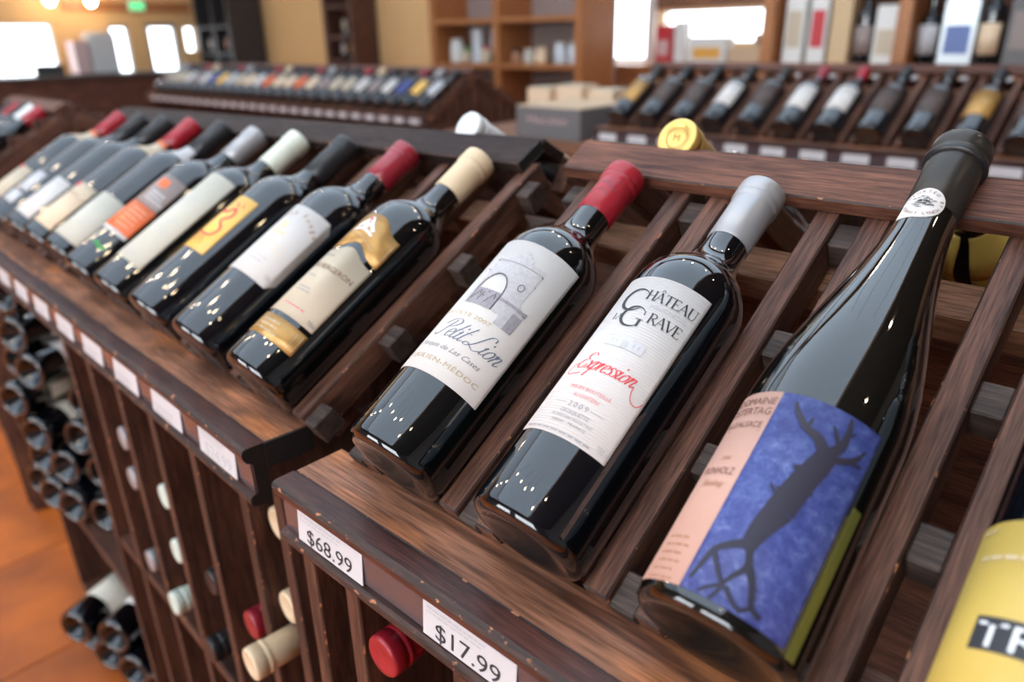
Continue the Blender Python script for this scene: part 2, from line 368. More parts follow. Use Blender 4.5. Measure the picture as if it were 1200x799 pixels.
# ------------------------------------------------------------------ racks
TILT = 30.83 * D; W0 = .0592; BV = Vector((0, math.cos(TILT), math.sin(TILT))); NV = Vector((0, -math.sin(TILT), math.cos(TILT)))
SLOPE = Matrix(((1, 0, 0, 0), (0, BV.y, NV.y, W0), (0, BV.z, NV.z, 0), (0, 0, 0, 1)))     # (x, s, h) -> rack frame
YM = .345                                                                                  # ridge line
MIRROR = Matrix.Translation((0, 2 * YM, 0)) @ Matrix.Rotation(180 * D, 4, 'Z')
RH = .0147; RW = .0165; GAP = .033
def frame(ox, oy, oz, yaw, drop=0):
    return Matrix.Translation((ox, oy, oz + H)) @ Matrix.Rotation(yaw, 4, 'Z') @ Matrix.Rotation(-drop, 4, 'Y')
FB = Matrix.Translation((0, 0, H))
FA = frame(-.0615, .0098, -.0045, -3.5 * D, 1.4 * D)
FW = FA @ Matrix.Translation((-1.66, 0, 0)) @ Matrix.Rotation(-4 * D, 4, 'Z')
FR = frame(-1.13, 1.88, -.004, 0)
FL = frame(-2.30, 2.14, -.050, 0)
def slope_board(name, rack, x0, x1, s0, s1, h0, h1, m, along, edge=None, pre=None):
    mt = SLOPE if pre is None else pre @ SLOPE
    return board(name, rack, (x0, s0, h0), (x1, s1, h1), m, along, edge, pre=mt)
MOULD = [(.0188, .0), (.004, .0), (.0012, -.0012), (0, -.004), (.0005, -.0085), (.003, -.0125), (.0075, -.0145), (.0078, -.0405), (.0035, -.0415), (.0012, -.0435),
         (.0006, -.047), (.002, -.0505), (.006, -.052), (.0188, -.052)]
def make_rack(F, label, xs, x0, x1, floor_z=-H, posts=None, back=True, shelf_z=-.43, shelf_x=None, detail=True, black_end=None, end_slats=None, group=None, ridge='ridge_wood'):
    rk = empty('display_rack', F); tag(rk, label, 'wine rack', group)
    # front ledge: moulded nose with a ticket channel, and the flat board the bottle bases stand on
    me, c = extrude_profile(MOULD, x0, x1, ['moulding_wood', 'edge_wood', 'black_paint'], capmat=2, faces_mat=[0, 1, 1, 0, 0, 1, 0, 0, 1, 1, 0, 1, 0, 0])
    link('front_moulding', me, rk, Matrix.Translation((c, 0, 0)))
    board('ticket_channel', rk, (x0 + .002, .0062, -.0400), (x1 - .002, .0079, -.0150), 'plastic_strip', bev=0)
    board('ledge_board', rk, (x0, .0192, -.022), (x1, W0 + .001, 0), 'ledge_wood', edge='edge_wood')
    if black_end: board('painted_end', rk, (x1 + .0001, .0188, -.0222), (x1 + .0012, W0 + .001, -.0004), 'black_paint', bev=0)
    # ridge: two capping boards, front and back
    for nm, pre in (('ridge_board', None), ('ridge_board', MIRROR)):
        a, b = (x0, x1) if pre is None else (-x1, -x0)
        slope_board(nm, rk, a + .012, b - .004, .304, .342 if pre is None else .340, RH + .0004, RH + .0125, ridge, 'x', 'edge_wood', pre)
    if black_end:
        slope_board('painted_end', rk, x1 - .0039, x1 - .0028, .3045, .3405, RH + .0006, RH + .0123, 'black_paint', 'y')
    # rails and the little spacer blocks between them
    for i, x in enumerate(xs):
        for sgn in (-1, 1):
            xa = x + sgn * GAP; xb = xa + sgn * RW
            slope_board('rail', rk, min(xa, xb), max(xa, xb), -.002, .322, RH - .030, RH, 'rail_wood', 'y', 'edge_wood' if detail else None)
            if back: slope_board('back_rail', rk, -max(xa, xb), -min(xa, xb), -.002, .308, RH - .030, RH, 'rail_wood', 'y', None, MIRROR)
        sp = (.008, .097, .189, .290)
        for s in sp if detail else ():
            slope_board('spacer_block', rk, x + GAP + RW + .0003, x + GAP + 2 * RW, s - .011, s + .011, RH - .026, RH - .004, 'block_wood', 'x')
            if i == 0 or (i > 0 and abs(abs(xs[i] - xs[i - 1]) - .115) > .03):
                slope_board('spacer_block', rk, x - GAP - 2 * RW, x - GAP - RW - .0003, s - .011, s + .011, RH - .026, RH - .004, 'block_wood', 'x')
    slope_board('neck_batten', rk, x0 + .012, x1 - .012, .262, .292, RH - .056, RH - .031, 'batten_wood', 'x')
    slope_board('front_batten', rk, x0 + .012, x1 - .012, .012, .040, RH - .056, RH - .031, 'rail_wood', 'x')
    board('ridge_beam', rk, (x0 + .012, YM - .02, .085), (x1 - .004, YM + .02, .115), 'rail_wood')
    board('back_ledge', rk, (x0, 2 * YM - W0, -.05), (x1, 2 * YM, 0), 'moulding_wood')
    # bins below
    for px in posts or ():
        board('divider', rk, (px - RW / 2, .025, floor_z + .07), (px + RW / 2, .34, -.0525 if px > x0 + .03 else -.0525), 'post_wood', 'z', 'edge_wood' if detail else None)
    sx0, sx1 = shelf_x or (x0, x1)
    ps = sorted(posts or ())
    bays = [(a + RW / 2 + .0004, b - RW / 2 - .0004) for a, b in zip(ps, ps[1:])]
    for a, b in bays:
        z = shelf_z((a + b) / 2) if callable(shelf_z) else shelf_z
        board('bin_shelf', rk, (a, .028, z - .018), (b, .338, z), 'post_wood', 'x', 'edge_wood' if detail else None)
    board('back_panel', rk, (x0 + .003, .342, floor_z + .07), (x1 - .003, .356, .0845), 'rail_wood')
    board('bottom_shelf', rk, (x0, .026, floor_z + .05), (x1, .66, floor_z + .0695), 'post_wood')
    board('plinth', rk, (x0 + .02, .06, floor_z), (x1 - .02, .65, floor_z + .0495), 'black_paint')
    board('back_wall_panel', rk, (x0 + .003, .645, floor_z + .07), (x1 - .003, .659, -.051), 'rail_wood')
    if end_slats:
        xe = end_slats
        n = 11
        for k in range(n):
            ya = .02 + k * .060; yc = ya + .022; top = min(.19, .01 + .58 * min(yc - .0, 2 * YM - yc) - .012)
            board('end_slat', rk, (xe, ya, floor_z + .07), (xe + .014, ya + .042, top), 'post_wood', 'z', 'edge_wood' if detail else None)
        for pre in (None, MIRROR):
            a = xe if pre is None else -xe - .02
            slope_board('end_rail', rk, a - .004, a + .018, .0, .318, RH - .036, RH - .004, 'post_wood', 'y', None, pre)
    return rk
XB = [.0866 + .1155 * i for i in range(5)]
XA = [-.0445 - .118 * i for i in range(10)]
postsB = [-.0105] + [x - GAP - RW / 2 for x in XB] + [.60]
postsA = [-.0085] + [x - GAP - RW / 2 for x in XA[:6]] + [-1.205]
rackB = make_rack(FB, 'nearest dark wooden wine rack, with $68.99 and $17.99 tickets on its ledge', XB, 0, .62, posts=postsB)
rackA = make_rack(FA, 'dark wooden wine rack left of the nearest one, with a black painted end', XA, -1.22, 0, posts=postsA,
                  shelf_z=lambda x: -.43 if x > -.70 else -.56, black_end=True, ridge='ridge_dark')
XW = [-.075 - .1165 * i for i in range(7)]
rackW = make_rack(FW, 'dark rack at the far left edge with a slatted end panel', XW, -.9, 0, posts=[-.0085, -.30, -.60, -.89], detail=False, shelf_z=-.50, end_slats=-.0195)
XR = [.07 + .1155 * i for i in range(17)]
rackR = make_rack(FR, 'dark background rack on the right behind the nearest rack, below the boxed shelf', XR, 0, 2.05, posts=[.01 + .1155 * i for i in range(1, 18, 4)], detail=False, floor_z=-H + .004)
XL = [-.07 - .1155 * i for i in range(26)]
rackL = make_rack(FL, 'dark background rack on the left with a peaked slatted end', XL, -3.1, 0, posts=[-.0085, -.5, -1, -1.5, -2, -2.5, -3.09], detail=False, end_slats=-.0195, floor_z=-H + .05)

# ------------------------------------------------------------------ bottles
def bordeaux(L=.300, r=.0375, hs=.188, punt=1.0):
    n = .0143
    return [(0, .030 * punt), (r * .2, .028 * punt), (r * .42, .020 * punt), (r * .60, .009 * punt), (r * .70, .003 * punt), (r * .76, .0006 * punt), (r * .82, 0), (r - .0035, .0008), (r - .0010, .0032), (r, .007), (r, .03), (r, hs - .008), (r - .0006, hs), (r - .003, hs + .009),
            (r - .008, hs + .0175), (r - .0145, hs + .0245), (r - .0195, hs + .031), (n + .001, hs + .040), (n, hs + .047), (n - .0003, L - .03), (n - .0003, L - .004), (n - .004, L - .002), (0, L - .002)]
def flute(L=.357, r=.040):
    return [(0, .012), (r * .4, .009), (r * .7, .003), (r * .85, 0), (r - .003, .0008), (r - .0008, .003), (r, .007), (r, .06), (r, .125), (r - .0008, .140), (r - .0028, .158), (r - .0062, .178), (r - .0105, .199),
            (r - .0150, .221), (r - .0190, .243), (r - .0220, .263), (r - .0237, .280), (.0153, .296), (.0150, .320), (.0150, L - .004), (.011, L - .002), (0, L - .002)]
def capsule(L, z0, r=.0150, ring=True):
    p = [(r - .0012, z0), (r, z0 + .0004)]
    if ring: p += [(r + .0004, L - .0190), (r + .0004, L - .0182), (r + .0016, L - .0172), (r + .0016, L - .0140), (r + .0010, L - .0134), (r + .0010, L - .0122), (r + .0017, L - .0116), (r + .0017, L - .0030), (r + .0013, L - .0012), (r + .0002, L - .0002), (r - .004, L), (r - .0045, L - .0004), (0, L - .0004)]
    else: p += [(r - .0003, L - .003), (r - .003, L), (0, L)]
    return p
_mc = {}
def shared_lathe(key, prof, seg, m):
    k = (key, seg, m)
    if k not in _mc: _mc[k] = lathe(prof, seg, [m])
    return _mc[k]
def lay(F, x, axh=RH + .0178, s=-.0027, skew=0, spin=0, side=None):
    """matrix of a bottle lying on the slope: local Z up the slope, local Y out of the deck"""
    base = Matrix(((1, 0, 0, x), (0, NV.y, BV.y, W0 + BV.y * s + NV.y * axh), (0, NV.z, BV.z, BV.z * s + NV.z * axh), (0, 0, 0, 1)))
    # columns: local X -> X, local Y -> NV, local Z -> BV
    if side is not None: base = MIRROR @ base
    return F @ base @ Matrix.Rotation(skew, 4, 'Y') @ Matrix.Rotation(spin, 4, 'Z')
def bottle(mtx, label, cap='cap_black', glass_m='dark_glass', L=.300, capz=.247, seg=64, kind='b', group=None, ring=True, name='wine_bottle', r=.0375, capr=.0150):
    b = empty(name, mtx); tag(b, label, 'bottle', group)
    prof = flute(L, r) if kind == 'f' else bordeaux(L, r, L - .112, .25 if kind == 'b' else 1)
    link('glass_body', shared_lathe((kind, L, r), prof, seg, glass_m), b)
    link('capsule', shared_lathe(('c', L, capz, ring, capr), capsule(L, capz, capr, ring), max(20, seg // 2), cap), b)
    return b
ND = lambda d: d * D

# --- near rack, first bottle: tower-gate label
R0 = .0375
b1 = bottle(lay(FB, XB[0]), 'red-capped wine bottle whose label shows a stone gateway and reads Petit Lion', 'cap_red', 'green_glass')
lb = sleeve('label', 'paper_white', b1, R0, ND(-54), ND(73), .057, .180)
UC = R0 * 10 * D                                                   # label centre
p = Print(); p.text('RÉCOLTE 2007', .0042, -.001, .1060, width=.044); wrap(p, 'lettering', 'ink_gold', lb, R0)
p = Print(); script(p, 'Petit Lion', .0076, -.0125, .0862, .0008); wrap(p, 'lettering', 'ink_slate', lb, R0)
p = Print(); p.text('du Marquis de Las Cases', .0054, .0334, .0765, 'r', shear=.4, width=.060); wrap(p, 'lettering', 'ink_grey', lb, R0)
p = Print(); p.text('ST-JULIEN-MÉDOC', .0050, .0393, .0660, 'r', width=.065, space=1.1); wrap(p, 'lettering', 'ink_gold', lb, R0)
# gateway engraving
gx, gy = .0085, .1170
def tall(p):
    p.v = [(a, gy + (b - gy) * 1.16) for a, b in p.v]; return p
p = Print()
for i in range(24):                                                  # block with an arch cut out, drawn column by column
    x = gx - .021 + .042 * i / 24; xm = x + .042 / 48; d = (xm - gx + .006) / .0105
    top = gy + .0355
    if abs(xm - gx - .000) > .0185: top = gy + .012 if xm > gx else gy + .016
    low = gy if abs(d) > 1 else gy + .012 + .0135 * math.sqrt(max(0, 1 - d * d))
    p.rect(x, low, x + .042 / 24, top)
p.rect(gx - .018, gy + .0365, gx + .019, gy + .0395); p.rect(gx - .006, gy + .0395, gx + .008, gy + .0425); p.rect(gx - .003, gy + .0425, gx + .005, gy + .0445); p.disc(gx + .001, gy + .0455, .0014, .0015)
p.rect(gx + .012, gy - .006, gx + .026, gy + .008)
wrap(tall(p), 'engraving', 'ink_wash', lb, R0)
p = Print(); p.rect(gx - .017, gy, gx + .0045, gy + .0125); p.rect(gx + .004, gy + .0085, gx + .027, gy + .0105); p.rect(gx + .019, gy - .006, gx + .026, gy + .006)
wrap(tall(p), 'engraving', 'ink_wash_dark', lb, R0, .0009)
p = Print()
a = [(gx - .006 + .0105 * math.cos(t), gy + .012 + .0135 * math.sin(t)) for t in [math.pi * i / 18 for i in range(19)]]
p.line([(gx + .0045, gy)] + a + [(gx - .0165, gy)], .0007); p.line([(gx - .021, gy + .0275), (gx + .020, gy + .0275)], .0005); p.line([(gx - .019, gy + .0358), (gx + .020, gy + .0358)], .0009)
p.line([(gx + .0125 + .0022 * math.cos(t), gy + .022 + .0024 * math.sin(t)) for t in [math.pi * i / 8 for i in range(17)]], .0005); p.line([(gx + .004, gy + .0085), (gx + .027, gy + .0085)], .0008); p.line([(gx + .004, gy + .0105), (gx + .027, gy + .0105)], .0006)
for i in range(9): p.line([(gx - .015 + i * .002, gy + .003 + .004 * (i % 3)), (gx - .0135 + i * .002, gy + .007 + .003 * (i % 2))], .0006)
wrap(tall(p), 'engraving', 'ink_sepia', lb, R0, .0011)
p = Print(); p.line([(-.009, .262), (.002, .266), (.010, .261)], .0006, smooth=5); p.line([(-.006, .270), (.0, .274), (.012, .268)], .0007, smooth=5); p.greek(-.008, .278, .02, 2, .004, .0009, 3)
wrap(p, 'capsule_print', 'ink_sepia', b1, .0150, .0004)

# --- near rack, second bottle
b2 = bottle(lay(FB, XB[1]), 'silver-capped wine bottle with a white label reading Château La Grave Expression', 'cap_silver', 'dark_glass', capz=.243)
lb = sleeve('label', 'paper_laid', b2, R0, ND(-46), ND(51), .052, .174)
p = Print()
big_round(p, -.0165, .1455, .0170); serif(p, 'HÂTEAU', .0075, -.0022, .1555)
big_round(p, -.0098, .1335, .0150, True); serif(p, 'RAVE', .0076, .0072, .1395); serif(p, 'LA', .0048, -.0160, .1372)
wrap(p, 'lettering', 'ink_black', lb, R0)
p = Print(); p.text('MINERVOIS', .0045, .0152, .1502, width=.023); p.line([(.004, .1490), (.027, .1490)], .0002); wrap(p, 'lettering', 'ink_pale', lb, R0)
p = Print(); ex, ey = -.0078, .1175
p.rect(ex, ey, ex + .024, ey + .0070); p.rect(ex + .008, ey + .0070, ex + .016, ey + .0085); wrap(p, 'emblem', 'ink_wash_pale', lb, R0)
p = Print(); p.line([(ex, ey), (ex + .024, ey), (ex + .024, ey + .0070), (ex, ey + .0070), (ex, ey)], .0003); p.rect(ex + .010, ey, ex + .0135, ey + .005)
for i in (3, 6, 17, 20): p.rect(ex + i * .001, ey + .0025, ex + i * .001 + .0012, ey + .005)
wrap(p, 'emblem', 'ink_pale', lb, R0, .0009)
p = Print(); xe = script(p, 'Expression', .0060, -.0165, .0975, .00075, .42)
p.line([(xe + .0008, .0990), (xe + .0012, .0950), (xe + .0035, .0905), (xe + .0075, .0898), (xe + .0100, .0935)], .0005, smooth=6)
p.line([(-.0168, .1010), (-.0215, .0960), (-.0195, .0925), (-.0105, .0940)], .0005, smooth=6)
wrap(p, 'lettering', 'ink_red', lb, R0)
p = Print(); p.text('MIS EN BOUTEILLE', .0036, .0036, .0830, width=.027); p.text('AU CHÂTEAU', .0036, .0040, .0780, width=.017); wrap(p, 'lettering', 'ink_rose', lb, R0)
p = Print(); p.text('2009', .0048, .0030, .0712, space=1.5); p.text('OROSQUETTE', .0034, .0036, .0665, width=.0185); p.line([(-.013, .0728), (-.005, .0728)], .0003); p.line([(.0110, .0728), (.019, .0728)], .0003)
p.text('PROPRIÉTAIRE RÉCOLTANT', .0024, .0040, .0632, width=.027); p.text('RIEUX - FRANCE', .0026, .0040, .0598, width=.022); p.greek(-.024, .0540, .046, 1, .003, .0008, 6); wrap(p, 'lettering', 'ink_grey', lb, R0)
p = Print(); p.text('750 ml', .0055, .0290, .0550, width=.0085); wrap(p, 'lettering', 'ink_pale', lb, R0)

# --- near rack, third bottle: tall flute with the blue tree label
R3 = .040
b3 = bottle(lay(FB, .3170, axh=RH + math.sqrt(R3 ** 2 - GAP ** 2), skew=-1.0 * D), 'tall dark flute bottle with a blue label picturing a bare black tree', 'cap_bronze', 'olive_glass', L=.357, capz=.288, kind='f', r=R3, capr=.0160)
sleeve('label', 'paper_pink', b3, R3, ND(-58), ND(-16), .008, .117)
art = sleeve('label', 'paper_blue', b3, R3, ND(-16), ND(55), .008, .117)
sleeve('label', 'paper_olive', b3, R3, ND(58), ND(66), .006, .080)
lbp = [c for c in b3.children if c.name.startswith('label')][0]
p = Print(); e = R3 * ND(-18)
p.text('DOMAINE', .0062, e, .1090, 'r', .025); p.text('OSTERTAG', .0062, e, .1025, 'r', .027); p.text("VIN D'ALSACE", .0050, e - .001, .0945, 'r', .027); p.line([(e - .022, .0925), (e - .001, .0925)], .0003)
p.text('FRONHOLZ', .0058, e - .002, .0660, 'r', .021); wrap(p, 'lettering', 'ink_brown', lbp, R3)
p = Print(); p.text('2008', .0030, e - .008, .0745, 'r'); p.text('Riesling', .0050, e - .004, .0590, 'r', .014, shear=.3); p.greek(e - .020, .030, .016, 6, .0042, .0010, 9); wrap(p, 'lettering', 'ink_tan', lbp, R3)
U = lambda dg: R3 * ND(dg)
p = Print()
trunk = [(U(10), .034), (U(12), .045), (U(17), .058), (U(21), .074), (U(26), .088), (U(28), .094)]
p.line(trunk[:3], .0055, .0125, smooth=4); p.line(trunk[2:], .0125, .0085, smooth=4)
for kx, kz in ((13, .047), (20, .060), (16, .066), (24, .070), (19, .079), (27, .082)): p.line([(U(kx) - .004, kz), (U(kx), kz + .003), (U(kx) + .004, kz + .001)], .0035, .0012)
for pts, a, c in [
    ([(U(27), .091), (U(18), .098), (U(8), .101), (U(-1), .108), (U(-4), .1125)], .0042, .0008), ([(U(9), .101), (U(10), .107)], .0016, .0005), ([(U(27), .093), (U(32), .099), (U(33), .107), (U(31), .1155)], .0040, .0008),
    ([(U(31), .099), (U(26), .105), (U(23), .1075)], .0018, .0005), ([(U(33), .106), (U(37), .109)], .0012, .0005), ([(U(28), .091), (U(37), .094), (U(44), .0985), (U(48), .105)], .0030, .0006), ([(U(41), .096), (U(50), .097)], .0013, .0005),
    ([(U(17), .062), (U(9), .065), (U(5), .068)], .0018, .0006), ([(U(11), .038), (U(2), .034), (U(-6), .029), (U(-9), .022), (U(-12), .013)], .0030, .0010),
    ([(U(-6), .028), (U(1), .021), (U(7), .015), (U(4), .008)], .0016, .0009), ([(U(11), .037), (U(15), .028), (U(10), .021), (U(7), .016)], .0024, .0009), ([(U(15), .029), (U(22), .022), (U(27), .0135), (U(34), .0115)], .0026, .0012),
    ([(U(9), .016), (U(17), .011), (U(22), .010)], .0016, .0010), ([(U(27), .0135), (U(21), .009)], .0014, .0008), ([(U(7), .016), (U(0), .012), (U(-4), .009)], .0014, .0008)]:
    p.line(pts, a * 1.45, c * 1.5, smooth=4)
wrap(p, 'tree_drawing', 'ink_tree', art, R3, .0008)
# neck medallion
RM = .0172; mc = (-.0016, .2850)
def medallion():
    n = 40; out = []
    for i in range(n):
        a = 2 * math.pi * i / n; x, y = mc[0] + .0116 * math.cos(a), mc[1] + .0128 * math.sin(a)
        if 190 < math.degrees(a) < 262:                              # drawn out to a point at the lower left
            k = 1 - abs(math.degrees(a) - 226) / 36; x -= .0042 * k ** 1.5; y -= .0034 * k ** 1.5
        out.append((x, y))
    bm = bmesh.new(); rings = []
    for q, off in ((.3, .0002), (.6, .0002), (.85, .0002), (1, .0002), (1.0, -.0006)):
        rings.append([bm.verts.new(((RM + off) * math.sin((mc[0] + (x - mc[0]) * q) / RM), (RM + off) * math.cos((mc[0] + (x - mc[0]) * q) / RM), mc[1] + (y - mc[1]) * q)) for x, y in out])
    bm.faces.new(rings[0])
    for A, B in zip(rings, rings[1:]):
        for i in range(n): bm.faces.new((A[i], A[(i + 1) % n], B[(i + 1) % n], B[i]))
    bmesh.ops.recalc_face_normals(bm, faces=bm.faces)
    return link('neck_medallion', finish(bm, 'neck_medallion', ['paper_white']), b3)
md = medallion()
p = Print(); p.arc('IMPORTED BY', .0030, mc[0], mc[1], .0086, ND(172), ND(-2)); p.arc('KERMIT LYNCH', .0030, mc[0], mc[1], .0110, ND(204), ND(335), True)
wrap(p, 'lettering', 'ink_brown', md, RM, .0005)
p = Print(); rr = random.Random(4)
for k in range(46):
    a = rr.random() * 6.28; q = rr.random() ** .6; x = mc[0] + .0066 * q * math.cos(a); y = mc[1] + .0002 + .0050 * q * math.sin(a)
    p.line([(x - .0008, y - .0002), (x, y + .0004), (x + .0009, y)], .0003 + .0004 * rr.random())
p.disc(mc[0] - .0014, mc[1] + .0016, .0006, .0005, 8); p.disc(mc[0] + .0014, mc[1] + .0016, .0006, .0005, 8); p.line([(mc[0] - .0018, mc[1] - .0010), (mc[0] + .0018, mc[1] - .0010)], .0006)
wrap(p, 'crest', 'ink_black', md, RM, .0006)
link('capsule_ring', lathe([(.0150, .336), (.0186, .3365), (.0190, .338), (.0186, .3395), (.0150, .340)], 40, ['cap_black']), b3)

# --- near rack, fourth bottle: yellow label
b4 = bottle(lay(FB, XB[3]), 'bottle with a bright yellow label at the bottom right corner', 'cap_black', 'dark_glass')
lb = sleeve('label', 'paper_yellow', b4, R0, ND(-88), ND(60), .010, .101)
p = Print(); p.rect(R0 * ND(-47), .0425, R0 * ND(20), .0565); wrap(p, 'label_panel', 'ink_black', lb, R0)
p = Print(); p.text('TR', .0150, R0 * ND(-44), .0440, 'l', .023); wrap(p, 'lettering', 'ink_white', lb, R0, .0010)
p = Print(); p.greek(R0 * ND(-62), .082, .03, 1, .004, .0022, 71); p.greek(R0 * ND(-70), .096, .008, 1, .004, .0016, 72); wrap(p, 'lettering', 'ink_gold', lb, R0)
# --- rack A bottles
a1 = bottle(lay(FA, XA[0]), 'cream-capped bottle with a gold crested label above a cream label reading Bergeron', 'cap_cream', 'green_glass', capz=.247, ring=True)
g = sleeve('label', 'gold_foil', a1, R0, ND(-52), ND(62), lambda t: .1315 + .011 * math.exp(-((t - .62) / .17) ** 2), lambda t: .163 + .013 * math.exp(-((t - .50) / .30) ** 4), n=36)
p = Print(); gx = .004
p.line([(gx - .010, .158), (gx - .004, .165), (gx, .170), (gx + .004, .164), (gx + .011, .157)], .0035, smooth=4); p.line([(gx - .012, .154), (gx, .1565), (gx + .013, .153)], .0022, smooth=4); p.rect(gx - .003, .158, gx + .003, .164); wrap(p, 'emblem', 'ink_white', g, R0, .0008)
p = Print(); p.disc(gx - .001, .1685, .0018, .0018); wrap(p, 'emblem', 'ink_red', g, R0, .001)
p = Print(); p.line([(R0 * ND(60) - .0015, .141), (R0 * ND(60) - .0015, .1565)], .0006); p.line([(gx - .02, .150), (gx + .0, .1505), (gx + .022, .142)], .0005, smooth=4); wrap(p, 'border', 'paper_cream', g, R0, .0008)
c = sleeve('label', 'paper_cream', a1, R0, ND(-52), ND(61), .055, lambda t: .127 + .0085 * math.exp(-((t - .62) / .17) ** 2))
p = Print(); p.text('DE BERGERON', .0070, .0345, .1060, 'r', .046); wrap(p, 'lettering', 'ink_brown', c, R0)
p = Print(); p.greek(gx - .018, .1205, .016, 1, .004, .0012, 11); p.greek(gx - .012, .096, .012, 1, .004, .0012, 12); p.greek(gx - .010, .083, .020, 2, .0035, .0012, 13); wrap(p, 'lettering', 'ink_grey', c, R0)
p = Print(); p.greek(gx - .006, .064, .028, 1, .004, .0012, 14); wrap(p, 'lettering', 'ink_rose', c, R0); p = Print(); p.text('750ml', .0055, R0 * ND(59), .0580, 'r', .008); wrap(p, 'lettering', 'ink_grey', c, R0)
g = sleeve('label', 'gold_foil', a1, R0, ND(-52), ND(62), .030, .0505)
p = Print(); p.greek(gx - .012, .044, .028, 3, .0045, .0011, 15); p.line([(R0 * ND(50), .033), (R0 * ND(50), .048), (R0 * ND(58), .048), (R0 * ND(58), .033)], .0005); wrap(p, 'lettering', 'paper_cream', g, R0)

a2 = bottle(lay(FA, XA[1]), 'wine-red-capped bottle with a white label cut off at the corners', 'cap_wine', 'dark_glass')
l = sleeve('label', 'paper_white', a2, R0, ND(-50), ND(72), lambda t: .076 + .009 * max(0, abs(t - .5) - .42) / .08, lambda t: .166 - .009 * max(0, abs(t - .5) - .42) / .08, n=50)
p = Print(); p.arc('Jean Fougé', .0075, R0 * ND(18), .118, .036, ND(128), ND(44)); wrap(p, 'lettering', 'ink_tan', l, R0)
p = Print(); p.disc(R0 * ND(6), .139, .006, .006); p.rect(R0 * ND(-8), .127, R0 * ND(24), .131); p.greek(R0 * ND(-15), .116, .04, 2, .006, .001, 21); wrap(p, 'crest', 'paper_peach', l, R0)
p = Print(); p.greek(R0 * ND(-10), .098, .03, 2, .005, .0012, 22); p.text('750 ml', .006, R0 * ND(66), .083, 'r', .010); wrap(p, 'lettering', 'ink_pale', l, R0)

a3 = bottle(lay(FA, XA[2]), 'black-capped bottle with an amber yellow label and red brush drawing', 'cap_black', 'dark_glass', capz=.236)
l = sleeve('label', 'paper_amber', a3, R0, ND(-75), ND(40), .079, .160)
p = Print(); yx = R0 * ND(2)
p.line([(yx - .022, .126), (yx - .010, .135), (yx, .134), (yx + .010, .141), (yx + .013, .131), (yx + .006, .122), (yx + .015, .113), (yx + .012, .102), (yx + .002, .100), (yx - .010, .103)], .0036, .0022, smooth=6)
for k in range(5): p.line([(yx + .006 - .005 * k, .098), (yx + .010 - .007 * k, .087)], .0013, .0006)
p.line([(yx + .004, .150), (yx + .010, .144)], .0016); p.line([(yx + .012, .151), (yx + .016, .146)], .0014)
wrap(p, 'brush_drawing', 'ink_red', l, R0)
a4 = bottle(lay(FA, XA[3]), 'ivory-capped bottle with a very long off-white label', 'cap_ivory', 'green_glass', capz=.240)
l = sleeve('label', 'paper_ivory', a4, R0, ND(-50), ND(58), .037, .184)
p = Print(); p.line([(-.024, .066), (.034, .066)], .0012); wrap(p, 'border', 'ink_grey', l, R0)
p = Print(); p.greek(-.012, .140, .03, 3, .008, .0015, 31); p.line([(.006, .104), (.013, .100), (.021, .106), (.030, .103)], .0016, smooth=4); p.greek(.0, .094, .03, 3, .005, .0012, 32); p.greek(-.01, .052, .034, 2, .006, .001, 33); wrap(p, 'lettering', 'ink_pale', l, R0)
a5 = bottle(lay(FA, XA[4]), 'silver-capped bottle with an orange label below a taupe label', 'cap_silver', 'dark_glass', capz=.243)
l = sleeve('label', 'paper_taupe', a5, R0, ND(-30), ND(62), .114, .166)
p = Print(); p.greek(R0 * ND(14), .134, .03, 3, .006, .0032, 41); wrap(p, 'lettering', 'paper_grey', l, R0)
p = Print(); p.rect(R0 * ND(8), .145, R0 * ND(34), .158); wrap(p, 'emblem', 'paper_orange', l, R0)
l = sleeve('label', 'paper_orange', a5, R0, ND(-30), ND(63), .067, .113); p = Print(); p.greek(R0 * ND(14), .104, .026, 5, .007, .0012, 42); wrap(p, 'lettering', 'paper_peach', l, R0)
sleeve('label', 'paper_white', a5, R0, ND(-30), ND(63), .062, .0668)
p = Print(); p.line([(R0 * ND(22), .038), (R0 * ND(30), .041), (R0 * ND(38), .037), (R0 * ND(50), .040)], .0035, smooth=4); wrap(p, 'printed_mark', 'ink_green', a5, R0, .0003)
a6 = bottle(lay(FA, XA[5], s=.004), 'black-capped bottle with a plain white label, beside the orange-labelled one', 'cap_black', 'dark_glass', capz=.236)
l = sleeve('label', 'paper_ivory', a6, R0, ND(-50), ND(68), .020, .104); p = Print(); p.greek(0, .085, .03, 5, .009, .0012, 51); wrap(p, 'lettering', 'ink_pale', l, R0)

a7 = bottle(lay(FA, XA[6], s=.004), 'red-capped bottle with a peach label and cream neck band, left of the white-labelled one', 'cap_red', 'dark_glass', capz=.242)
l = sleeve('label', 'paper_peach', a7, R0, ND(-50), ND(57), .022, .085); sleeve('label', 'paper_cream', a7, R0, ND(-50), ND(57), .0853, .108)
p = Print(); p.rect(R0 * ND(-10), .098, R0 * ND(8), .106); wrap(p, 'emblem', 'ink_red', l, R0, .001)
def rb(z):
    pr = [q for q in bordeaux() if q[1] > .1]
    for (r0, z0), (r1, z1) in zip(pr, pr[1:]):
        if z0 <= z <= z1: return r0 + (r1 - r0) * (z - z0) / max(1e-6, z1 - z0)
    return .0143
def shoulder(bt, red=True):
    n = sleeve('shoulder_label', 'paper_cream', bt, .02, ND(-55), ND(75), .204, .232, rz=rb, off=.0008, n=20)
    if red: sleeve('shoulder_label', 'paper_orange', bt, .02, ND(-55), ND(75), .2322, .239, rz=rb, off=.0008, n=20)
shoulder(a7)
sleeve('shoulder_label', 'paper_grey', a6, .02, ND(-55), ND(75), .208, .2355, rz=rb, off=.0008, n=20)
